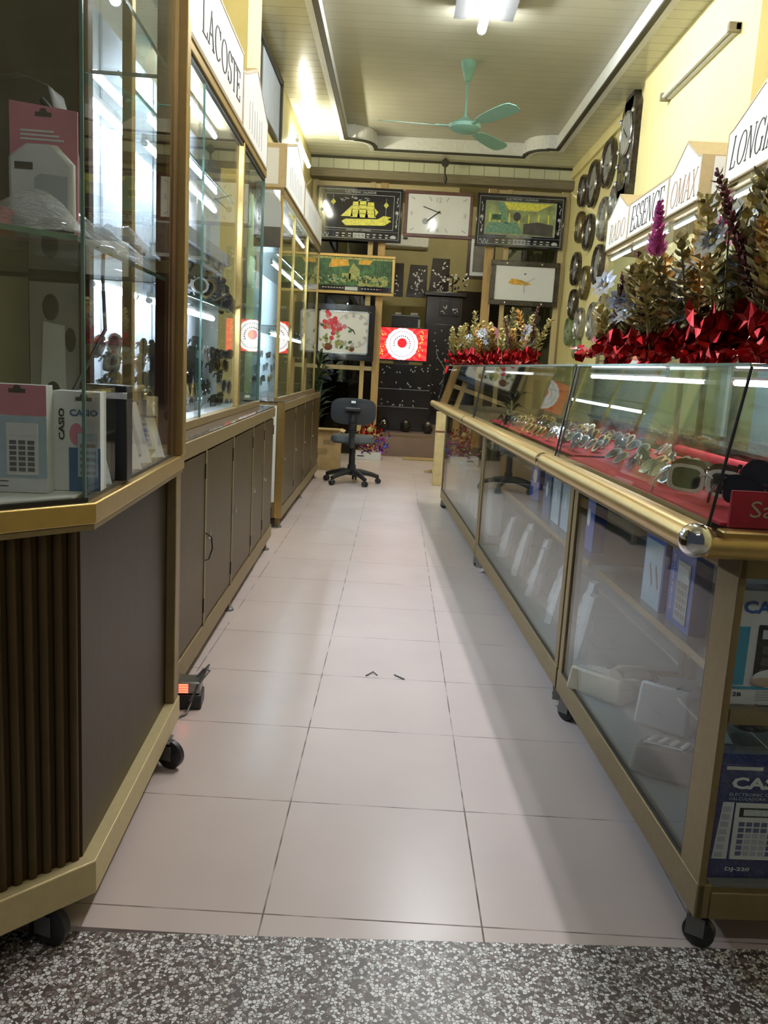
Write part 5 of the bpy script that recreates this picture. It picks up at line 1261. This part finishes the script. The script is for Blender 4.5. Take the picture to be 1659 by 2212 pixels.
# ------------------------------------------------------------------ back room
b = MB('back_floor'); b.box((-1.6, 11.87, -.1), (2.6, 16.6, .30)); b.box((-1.6, 11.80, -.1), (2.6, 11.9, .0)); struct(b.build('floor_step', smooth=False, bevel=.008), 'raised brown floor of the back room', 'floor')
MB('gold_dull').box((-.3, 11.86, .292), (1.1, 11.90, .305)).build('step_nosing'); struct(bpy.data.objects['step_nosing'], 'worn metal nosing on the back room step', 'trim'); bpy.data.objects['step_nosing'].name = 'trim_8'
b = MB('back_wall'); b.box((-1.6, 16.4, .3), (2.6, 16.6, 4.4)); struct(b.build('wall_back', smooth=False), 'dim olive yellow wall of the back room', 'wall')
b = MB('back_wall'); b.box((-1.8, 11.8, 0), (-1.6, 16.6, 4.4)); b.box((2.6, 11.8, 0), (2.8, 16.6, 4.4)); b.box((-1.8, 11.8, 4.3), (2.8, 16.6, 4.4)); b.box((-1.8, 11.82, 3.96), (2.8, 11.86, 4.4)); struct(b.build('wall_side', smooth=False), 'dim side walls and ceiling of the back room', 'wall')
MB('ebony').box((-1.6, 16.36, .3), (-.36, 16.4, 4.2)).build('wall_shade_sheet'); struct(bpy.data.objects['wall_shade_sheet'], 'black sheet painted as the unlit end of the back room behind the plants', 'wall')  # black sheet before the wall; the shade there is put into its colour
t = thing('air_conditioner', 'white split air conditioner under the mahogany clock', 'air conditioner', (.03, 16.2, 3.46))
b = MB('trim_white'); b.hexa([(-.42, 0, .03), (.42, 0, .03), (.42, .2, 0), (-.42, .2, 0), (-.42, -.03, .22), (.42, -.03, .22), (.42, .2, .27), (-.42, .2, .27)]); b.build('body', t, bevel=.02)
MB('fixture_grey').box((-.38, -.01, .04), (.3, .02, .055)).build('vent', t); MB('ink_black').ell((-.02, -.032, .17), (.05, .006, .022)).build('badge', t)
def inlay_panel(name, label, x0, x1, z0, z1, y, lean=.0, cat='artwork', n=26, seed=0):
    t = thing(name, label, cat, ((x0 + x1) / 2, y, z0)); w = (x1 - x0) / 2; h = z1 - z0; rr = random.Random(seed)
    b = MB('ebony'); b.prism([(-w * 1.15, 0, 0), (w, 0, 0), (w * .95, 0, h), (-w * .85, 0, h)], (0, .04, 0)); b.build('board', t, bevel=.006)
    b = MB('shell_inlay'); px = 0
    for k in range(n):
        z = h * (.08 + .8 * k / n); px = .5 * w * sin(k * .6); b.leaf((px + rr.uniform(-.06, .06), -.003, z), (rr.uniform(-1, 1), 0, rr.uniform(-.2, 1)), (0, -1, 0), rr.uniform(.03, .07), rr.uniform(.015, .03))
    b.build('shell_inlay', t); return t
inlay_panel('inlaid_artwork', 'black lacquer panel with shell flowers, lower of two leaning panels', .10, .44, 2.50, 3.06, 15.3, seed=1)
inlay_panel('inlaid_artwork', 'taller black lacquer panel with shell flowers against the olive wall', .49, .83, 2.50, 3.19, 15.3, seed=2)
inlay_panel('inlaid_artwork', 'narrow black lacquer board beside the gold-framed landscape', -.27, .02, 2.50, 3.08, 15.35, n=8, seed=8)
t = thing('lacquer_cabinet', 'tall black lacquer cabinet with shell inlay beside the television', 'cabinet', (.74, 14.6, .30))
MB('ebony').box((-.31, 0, 0), (.31, .45, 2.18)).build('body', t, bevel=.01); MB('ebony').box((-.36, -.05, 2.18), (.37, .5, 2.26)).build('cornice', t, bevel=.015)
d = MB('ebony').box((-.29, -.015, .1), (.28, 0, 1.72)).build('door', t, bevel=.006); rr = random.Random(4); b = MB('shell_inlay')
b.tube([(.0 + .09 * sin(k * .5), -.017, .70 + .06 * k) for k in range(11)], .007, n=5)
for k in range(46): b.leaf((rr.gauss(.02, .09), -.018, rr.choice([rr.uniform(.25, .75), rr.uniform(.9, 1.6)])), (rr.uniform(-1, 1), 0, rr.uniform(-1, 1)), (0, -1, 0), rr.uniform(.02, .055), .018)
for k in range(6): q = pi * k / 3; b.leaf((.2, -.018, 1.45), (cos(q), 0, sin(q)), (0, -1, 0), .035, .014)
b.build('shell_inlay', d)
for x0, x1 in ((-.08, .09), (.12, .27)):
    dr = MB('ebony').box((x0, -.015, 1.86), (x1, 0, 2.12)).build('drawer', t, bevel=.006); b = MB('shell_inlay')
    for k in range(9): b.leaf(((x0 + x1) / 2 + rr.uniform(-.04, .04), -.018, 1.98 + rr.uniform(-.06, .06)), (rr.uniform(-1, 1), 0, rr.uniform(-1, 1)), (0, -1, 0), .035, .016)
    b.build('shell_inlay', dr)
b = MB('shell_inlay')
for k in range(40): p = V((rr.uniform(-.12, .36), rr.uniform(-.02, .15), 2.26 + rr.uniform(0, .3))); b.leaf(p, (rr.uniform(-1, 1), rr.uniform(-.5, .5), rr.uniform(.2, 1)), (0, -1, 0), .07, .03, 'shell_inlay' if k % 3 == 0 else 'ebony')
b.tube([(.12, .1, 2.26), (.12, .1, 2.5)], .012, 'ebony'); b.build('carved_crest', t)
# television and console
t = thing('television', 'flat television showing a white scalloped circle on red', 'television', (.047, 12.8, 1.60)); w, h = .378, .235
MB('black_plastic').box((-w - .015, .004, -h - .022), (w + .015, .06, h + .015)).build('housing', t, bevel=.006)
MB('screen_red').box((-w, 0, -h), (w, .004, h)).build('screen', t)
b = MB('screen_ray')
for k in range(22):
    a = 2 * pi * k / 22; da = pi / 22
    def clip(an): c_, s_ = cos(an), sin(an); f = min(w / max(abs(c_), 1e-6), h / max(abs(s_), 1e-6)); return (c_ * f, -.0005, s_ * f)
    b.prism([(.18 * cos(a), -.0005, .18 * sin(a)), clip(a), clip(a + da), (.18 * cos(a + da), -.0005, .18 * sin(a + da))], (0, .0004, 0))
b.build('ray_picture', t)
b = MB('screen_gold'); rr = random.Random(6)
for k in range(34): s_ = rr.choice([-1, 1]); b.leaf((s_ * rr.uniform(.255, .32), -.0015, rr.uniform(-.2, .2)), (rr.uniform(-1, 1), 0, rr.uniform(-1, 1)), (0, -1, 0), .035, .018)
b.build('gold_pattern', t)
b = MB('screen_white'); n = 120; R1 = .235
b.prism([((R1 + .008 * abs(sin(16 * pi * k / n)) ) * cos(2 * pi * k / n), -.002, (R1 - .006 + .008 * abs(sin(16 * pi * k / n))) * sin(2 * pi * k / n)) for k in range(n)], (0, .0008, 0)); b.build('scalloped_circle', t)
b = MB('screen_mark')
for k in range(44): a = 2 * pi * k / 44; d = V((cos(a), 0, sin(a))); q = V((-sin(a), 0, cos(a))); b.obox(d * .180 + V((0, -.003, 0)) - q * .007, d * .012, q * .014, (0, .0008, 0))
for k in range(15): a = radians(-25 + 15.5 * k); d = V((cos(a), 0, sin(a))); q = V((-sin(a), 0, cos(a))); b.obox(d * .112 + V((0, -.003, 0)) - q * .009, d * .018, q * .018, (0, .0008, 0))
b.build('ring_marks', t)
b = MB('screen_red'); b.lathe((0, -.0035, .015), [(.072, 0), (.072, .001)], Y, 28); b.build('red_disc', t)
MB('black_plastic').box((-.12, .02, -h - .06), (.12, .05, -h - .02)).build('stand', t)
t = thing('media_console', 'black console under the television crowded with shiny things', 'console', (.08, 12.78, .30))
MB('ebony').box((-.45, 0, 0), (.45, .5, 1.0)).build('body', t, bevel=.01)
b = MB('poster_dark')
for z in (.35, .62): b.box((-.42, -.005, z), (.42, .0, z + .012), 'fixture_grey')
b.build('shelf_edges', t); b = MB('shell_inlay')
for k in range(36): b.leaf((rr.uniform(-.4, .4), -.012, rr.choice([.42, .68, .9]) + rr.uniform(-.04, .08)), (rr.uniform(-1, 1), 0, rr.uniform(-1, 1)), (0, -1, 0), .04, .016)
b.build('shell_inlay', t)
for k in range(4):
    t = thing('teapot', ['small shiny teapot on the floor before the console, nearest the timber post', 'silver-topped pot on the dark step behind the chair', 'shiny round pot beside the lacquer cabinet foot', 'small shiny pot next to the far counter'][k], 'pot', (-.16 + .33 * k, 12.45 + .1 * (k % 2), .30), 0, 'shiny pots on the back room step')
    MB('black_gloss').lathe((0, 0, 0), [(.05, 0), (.075, .04), (.08, .09), (.05, .13), (.02, .14)], n=18).build('body', t); MB('silver').lathe((0, 0, .14), [(.045, 0), (.03, .02), (.01, .035)], n=14).build('lid', t)
t = thing('set_top_box', 'black set-top box on a bracket above the television', 'electronics', (.07, 12.95, 2.0))
MB('black_plastic').box((-.2, -.01, -.14), (.22, .2, .02)).build('box', t, bevel=.004); MB('fixture_grey').box((-.2, -.03, .02), (.22, .2, .035)).build('shelf', t)
b = MB('pale_print'); b.box((-.15, -.02, .04), (-.06, .03, .07)); b.box((.08, -.02, .045), (.19, .03, .075)); b.build('adapters', t); MB('print_line').box((.2, -.014, -.16), (.235, -.01, -.02)).build('label_strip', t)
t, w, h = frame_thing('picture_frame', 'dim framed grey picture on the olive wall behind the calendars', 'picture', 1.11, 1.60, 2.86, 3.60, .06, 'rim_dark', y=15.2)
MB('case_grey').box((-w, .01, -h), (w, .03, h)).build('mount', t); b = MB('poster_dark'); b.box((-w * .75, .006, -h * .8), (w * .75, .01, h * .8)); b.build('picture', t)
MB('dark_gap').box((1.05, 16.38, .3), (2.5, 16.4, 2.75)).build('door_1'); struct(bpy.data.objects['door_1'], 'dark doorway in the back room wall', 'door')
# plants left of the opening
def plant(label, x, y, h, seed, n, z0=0.0, lw=.04, pot=True):
    rr = random.Random(seed); t = thing('potted_plant', label, 'potted plant', (x, y, z0))
    MB('clay').lathe((0, 0, 0), [(.09, 0), (.13, .2), (.14, .22), (.12, .22), (.11, .19)], n=18).build('pot', t)
    b = MB('leaf_green')
    for k in range(3): b.tube([(rr.uniform(-.04, .04), rr.uniform(-.04, .04), .18), (rr.uniform(-.06, .06), rr.uniform(-.04, .04), h * .8)], .012, n=6)
    b.build('stems', t); b = MB('leaf_green')
    for k in range(n):
        q = rr.uniform(0, 2 * pi); z = .22 + h * (.2 + .65 * rr.random()); b.leaf((0, 0, z), (cos(q), sin(q), rr.uniform(.1, 1)), (0, 0, 1), rr.uniform(.18, .34), lw, curl=.3)
    b.build('leaves', t); return t
plant('tall dark dracaena beside the far showcase end', -.98, 10.6, 1.35, 1, 46)
plant('low dark potted plant behind the glass under the floral clock', -1.18, 12.9, .55, 2, 30, .30)
plant('low reddish potted plant near the timber post', -.74, 12.25, .5, 3, 26, .30)

# ------------------------------------------------------------------ round clocks on the wall
cl = [(1256.7, 412.5, .195), (1279, 397, .27), (1311, 353, .26), (1250, 491, .19), (1268, 502, .215), (1301, 473, .235), (1326, 433, .165), (1240.5, 581, .21), (1260, 611, .20), (1288.5, 572, .225), (1235, 656.6, .185), (1247.7, 700, .20), (1276.7, 694, .215), (1226, 716, .18), (1299, 676, .20), (1242, 752, .13)]
cl_lab = ['small dark-rimmed round clock at the top next to the back corner', 'big round clock in the top row, second from the back corner', 'big ornate round clock next to the pendulum clock', 'gold-flecked round clock in the second row by the corner', 'pale round clock second in the second row',
          'plain white-faced round clock in the second row below the ornate one', 'round clock half hidden behind the far gabled sign', 'grey round clock in the third row by the corner', 'gold-rimmed round clock in the third row', 'large grey round clock in the third row next to the wall showcase',
          'dark round clock in the fourth row by the corner', 'silver round clock low in the fourth row', 'large silver round clock low beside the wall showcase', 'green-rimmed round clock low by the back corner', 'round clock low behind the wall showcase edge', 'small greenish round clock lowest above the flowers']
rims = ['rim_dark', 'rim_dark', 'rim_dark', 'rim_gold', 'rim_dark', 'rim_silver', 'rim_silver', 'rim_dark', 'rim_gold', 'rim_dark', 'rim_dark', 'rim_silver', 'rim_silver', 'rim_green', 'rim_silver', 'rim_green']
for k, (x, y, r) in enumerate(cl):
    p = on_x(x, y, 2.15); p.x = 2.2
    t = thing('round_clock', cl_lab[k], 'wall clock', p, 0, 'round clocks on the yellow wall')
    MB(rims[k]).lathe((0, 0, 0), [(r * .96, 0), (r, -.02), (r * .98, -.055), (r * .90, -.07), (r * .82, -.055), (r * .80, -.03)], X, 36).build('rim', t)
    MB('dial_pale').lathe((-.035, 0, 0), [(r * .82, 0), (r * .82, .004)], X, 32).build('dial', t)
    b = MB('ink_black')
    for q in range(12): a = pi * q / 6; d = V((0, sin(a), cos(a))); b.obox(V((-.038, 0, 0)) + d * r * .66, d * r * .1, V((0, d.z, -d.y)) * .012, V((-.001, 0, 0)))
    b.build('marking', t); b = MB('ink_black')
    for a, l in ((.9 + k, .5), (3.9 + 2 * k, .35)): d = V((0, sin(a), cos(a))); b.obox(V((-.041, 0, 0)), d * r * l, V((0, d.z, -d.y)) * .012, V((-.001, 0, 0)))
    b.build('hands', t)
t = thing('pendulum_clock', 'tall dark carved pendulum clock hanging on the wall', 'wall clock', (2.2, 8.62, 3.02))
def oct_(w, z0, z1, k): return [(0, -w + k, z0), (0, w - k, z0), (0, w, z0 + k), (0, w, z1 - k), (0, w - k, z1), (0, -w + k, z1), (0, -w, z1 - k), (0, -w, z0 + k)]
MB('rim_dark').prism(oct_(.24, .0, .90, .08), (-.11, 0, 0)).build('case', t, bevel=.012)
b = MB('rim_dark'); b.lathe((-.06, 0, .86), [(.16, -.05), (.16, .05)], X, 24); b.lathe((-.06, 0, .04), [(.15, -.05), (.15, .05)], X, 24); b.build('carved_ends', t, bevel=.01)
MB('silver').lathe((-.115, 0, .58), [(.21, 0), (.205, -.01), (.19, -.012), (.185, 0)], X, 36).build('bezel', t)
MB('dial_pale').lathe((-.117, 0, .58), [(.185, 0), (.185, .004)], X, 32).build('dial', t)
b = MB('ink_black')
for a, l in ((.9, .12), (4.0, .09)): d = V((0, sin(a), cos(a))); b.obox(V((-.12, 0, .58)), d * l, V((0, d.z, -d.y)) * .01, V((-.002, 0, 0)))
b.build('hands', t)
MB('smoke_lens').prism([(-.112, p[1], p[2]) for p in oct_(.13, .06, .36, .05)], (-.004, 0, 0)).build('window', t)
b = MB('rim_gold'); b.lathe((-.118, 0, .17), [(.07, 0), (.06, -.008)], X, 24); b.box((-.118, -.006, .17), (-.114, .006, .35)); b.build('pendulum', t)
b = MB('silver')
for s_ in (-1, 1):
    for z in (.14, .30, .44, .72): b.lathe((-.12, s_ * .215, z), [(.012, 0), (.018, .012), (.018, .03), (.012, .042)], Z, 12)
b.build('column_beads', t)

# ------------------------------------------------------------------ floor items
CX, CY = -.43, 8.83
t = thing('office_chair', 'black swivel office chair seen from behind', 'office chair', (CX, CY, 0))
for k in range(5):
    a = radians(-58 + 72 * k); d = V((cos(a), sin(a), 0)); s_ = V((-sin(a), cos(a), 0))
    b = MB('black_plastic'); b.tube([Z * .125, d * .10 + Z * .125, d * .22 + Z * .10, d * .295 + Z * .075], [.036, .032, .026, .022], n=10); lg = b.build('base_leg', t)
    b = MB('black_plastic'); c_ = d * .295
    for s2 in (-1, 1): b.lathe(c_ + s_ * (s2 * .016 - .010) + Z * .03, [(.01, 0), (.026, 0), (.03, .004), (.03, .016), (.026, .02), (.01, .02)], s_, 18)
    b.tube([c_ + Z * .03, c_ + Z * .08], .01); b.build('caster', lg)
b = MB('black_plastic'); b.tube([Z * .09, Z * .20], .045, n=16); b.tube([Z * .20, Z * .42], .034, n=16); b.build('gas_column', t)
b = MB('office_grey'); n = 28
prof = [(.9, 0), (1.0, .02), (1.0, .05), (.93, .075), (.0, .085)]
vs = []; fs = []
for f, z in prof:
    for k in range(n):
        q = 2 * pi * k / n; e = .6; vs.append((.235 * f * math.copysign(abs(cos(q)) ** e, cos(q)), .03 + .225 * f * math.copysign(abs(sin(q)) ** e, sin(q)), .435 + z))
for i in range(len(prof) - 1):
    for k in range(n): a = i * n + k; c2 = i * n + (k + 1) % n; fs.append((a, c2, c2 + n, a + n))
fs.append(tuple(range(n - 1, -1, -1))); b.add(vs, fs); b.build('seat', t)
b = MB('black_plastic'); b.box((-.08, -.08, .405), (.08, .12, .435)); b.tube([(0, -.05, .41), (0, -.235, .42), (0, -.262, .47), (0, -.255, .74)], [.026, .026, .03, .028], n=10); b.build('back_support', t)
b = MB('black_plastic')
for k in range(9): b.lathe((0, -.258, .50 + .022 * k), [(.030, 0), (.037, .006), (.037, .012), (.030, .018)], Z, 14)
b.build('bellows', t)
b = MB('office_black'); n = 28; vs = []; fs = []
for yy, f in ((-.235, .93), (-.232, 1.0), (-.20, 1.0), (-.195, .92)):
    for k in range(n):
        q = 2 * pi * k / n; e = .55; x = .235 * f * math.copysign(abs(cos(q)) ** e, cos(q)); z = .775 + .135 * f * math.copysign(abs(sin(q)) ** e, sin(q)); vs.append((x, yy - .05 * (x / .235) ** 2 * -1 * .8, z))
for i in range(3):
    for k in range(n): a = i * n + k; c2 = i * n + (k + 1) % n; fs.append((a, c2, c2 + n, a + n))
fs.append(tuple(range(n))[::-1]); fs.append(tuple(3 * n + k for k in range(n))); b.add(vs, fs); b.build('backrest', t)
MB('black_plastic').tube([(-.075, -.255, .80), (.075, -.255, .80)], .026, n=12).build('adjusting_knob', t); MB('pale_print').box((-.022, -.262, .862), (.022, -.236, .885)).build('white_tag', t)
MB('black_plastic').tube([(.05, .0, .41), (.16, -.05, .35), (.2, -.06, .33)], .006).build('lever', t)
t = thing('cardboard_box', 'brown cardboard carton beside the far showcase', 'cardboard box', (-.78, 10.05, 0))
MB('carton').box((-.2, -.2, 0), (.14, .2, .47)).build('box', t, bevel=.003)
b = MB('carton'); b.obox((-.2, -.2, .47), (.34, 0, 0), (0, -.08, .015), (0, 0, .004)); b.obox((.14, -.2, .47), (0, .4, 0), (.05, 0, -.02), (0, 0, .004), 'pale_wood'); b.build('flap', t)
b = MB('carton_print'); b.box((-.05, -.202, .30), (.09, -.2, .36))
for k in range(4): b.box((-.16, -.202, .18 + .02 * k), (.0, -.2, .19 + .02 * k))
b.build('print', t)
t = thing('decoration_box', 'white tray heaped with red and purple tinsel decorations', 'box of decorations', (-.36, 11.3, 0)); MB('pale_print').box((-.19, -.12, 0), (.20, .14, .10)).build('tray', t, bevel=.003)
b = MB('ink_black'); b.box((-.12, -.122, .04), (-.03, -.12, .055)); b.build('tray_print', t)
rr = random.Random(12)
for nm, ms, c0, n_ in (('red_tinsel', ('red_foil', 'orange_leaf', 'red_foil'), V((.02, 0, .33)), 170), ('purple_tinsel', ('purple_tinsel', 'blue_tinsel'), V((.16, 0, .22)), 50), ('gold_tinsel', ('gold_leaf', 'red_foil', 'purple_tinsel'), V((-.02, -.03, .16)), 80)):
    b = MB(ms[0])
    for k in range(n_): p = c0 + V((rr.gauss(0, .085), rr.gauss(0, .05), rr.gauss(0, .075))); p.z = max(p.z, .11); b.leaf(p, (rr.uniform(-1, 1), rr.uniform(-1, 1), rr.uniform(-1, 1)), (rr.uniform(-1, 1), -1, 0), rr.uniform(.03, .06), .03, ms[k % len(ms)])
    b.build(nm, t, smooth=False)
b = MB('gold_leaf'); b.ell((.03, -.09, .40), (.035, .01, .035)); b.build('gold_coin', t)
t = thing('wooden_carton', 'narrow yellowish carton standing behind the far counter end', 'carton', (.50, 9.0, 0))
MB('pale_wood').box((-.05, 0, .0), (.05, .12, .80)).build('box', t, bevel=.003); MB('clay').box((-.051, -.002, .58), (.051, 0, .60)).build('band', t)
t = thing('tinsel_scrap', 'scrap of gold and orange tinsel on the floor tiles', 'tinsel', (.50, 10.1, 0)); b = MB('gold_leaf')
for k in range(30): b.leaf((rr.gauss(0, .07), rr.gauss(0, .04), .005), (rr.uniform(-1, 1), rr.uniform(-1, 1), rr.uniform(0, .6)), (0, 0, 1), .08, .014, ['gold_leaf', 'orange_leaf'][k % 2])
b.build('strands', t, smooth=False)
t = thing('floor_mat', 'low pale board lying before the back room step', 'mat', (.42, 11.55, 0)); MB('carton').box((-.28, -.14, 0), (.35, .12, .02)).build('board', t, bevel=.004)
# power adapter with red glow and wires
t = thing('power_adapter', 'small power adapter with glowing red vents under the showcase edge', 'power adapter', (-.672, 2.84, 0), .1)
MB('black_plastic').box((-.06, -.045, 0), (.035, .05, .055)).build('body', t, bevel=.006); MB('steel_sheet').box((-.058, -.04, .055), (.03, .045, .10)).build('silver_cover', t, bevel=.006)
b = MB('skin_red_led')
for k in range(4): b.box((-.045, -.042, .062 + .009 * k), (-.012, -.0395, .068 + .009 * k))
b.build('red_glow', t)
b = MB('grey_plastic'); b.tube([(.02, .03, .10), (.05, .05, .135), (.045, .0, .13), (.02, -.04, .09), (.0, -.055, .03), (-.01, -.09, .006), (-.06, -.16, .005)], .004, n=6); b.tube([(.01, .02, .10), (.03, .045, .12), (.055, .03, .12), (.03, -.03, .10), (-.005, -.06, .04)], .0035, n=6); b.build('wire', t)
# wire ties threaded through the middle showcase doors
t = thing('wire_loop', 'thin wire loop fastening two brown showcase doors', 'wire', b_w(.004, .70, .50), B_ROT)
MB('black_plastic').tube([(.003, -.01, .05), (.02, .02, .03), (.022, .03, -.02), (.012, .01, -.06), (.003, -.012, -.06)], .003, n=6).build('loop', t)
t = thing('hair_bit', 'bent dark shred lying on the tile joint mid aisle', 'litter', (0, 0, 0))
a, c_, d = on_z(790, 1461, 0), on_z(806, 1454, 0), on_z(815, 1460, 0); e, f_ = on_z(852, 1459, 0), on_z(873, 1469, 0)
b = MB('poster_dark'); b.tube([a + Z * .003, c_ + Z * .006, d + Z * .003], .0025, n=5); b.tube([e + Z * .003, f_ + Z * .004], .003, n=5); b.build('shred', t)
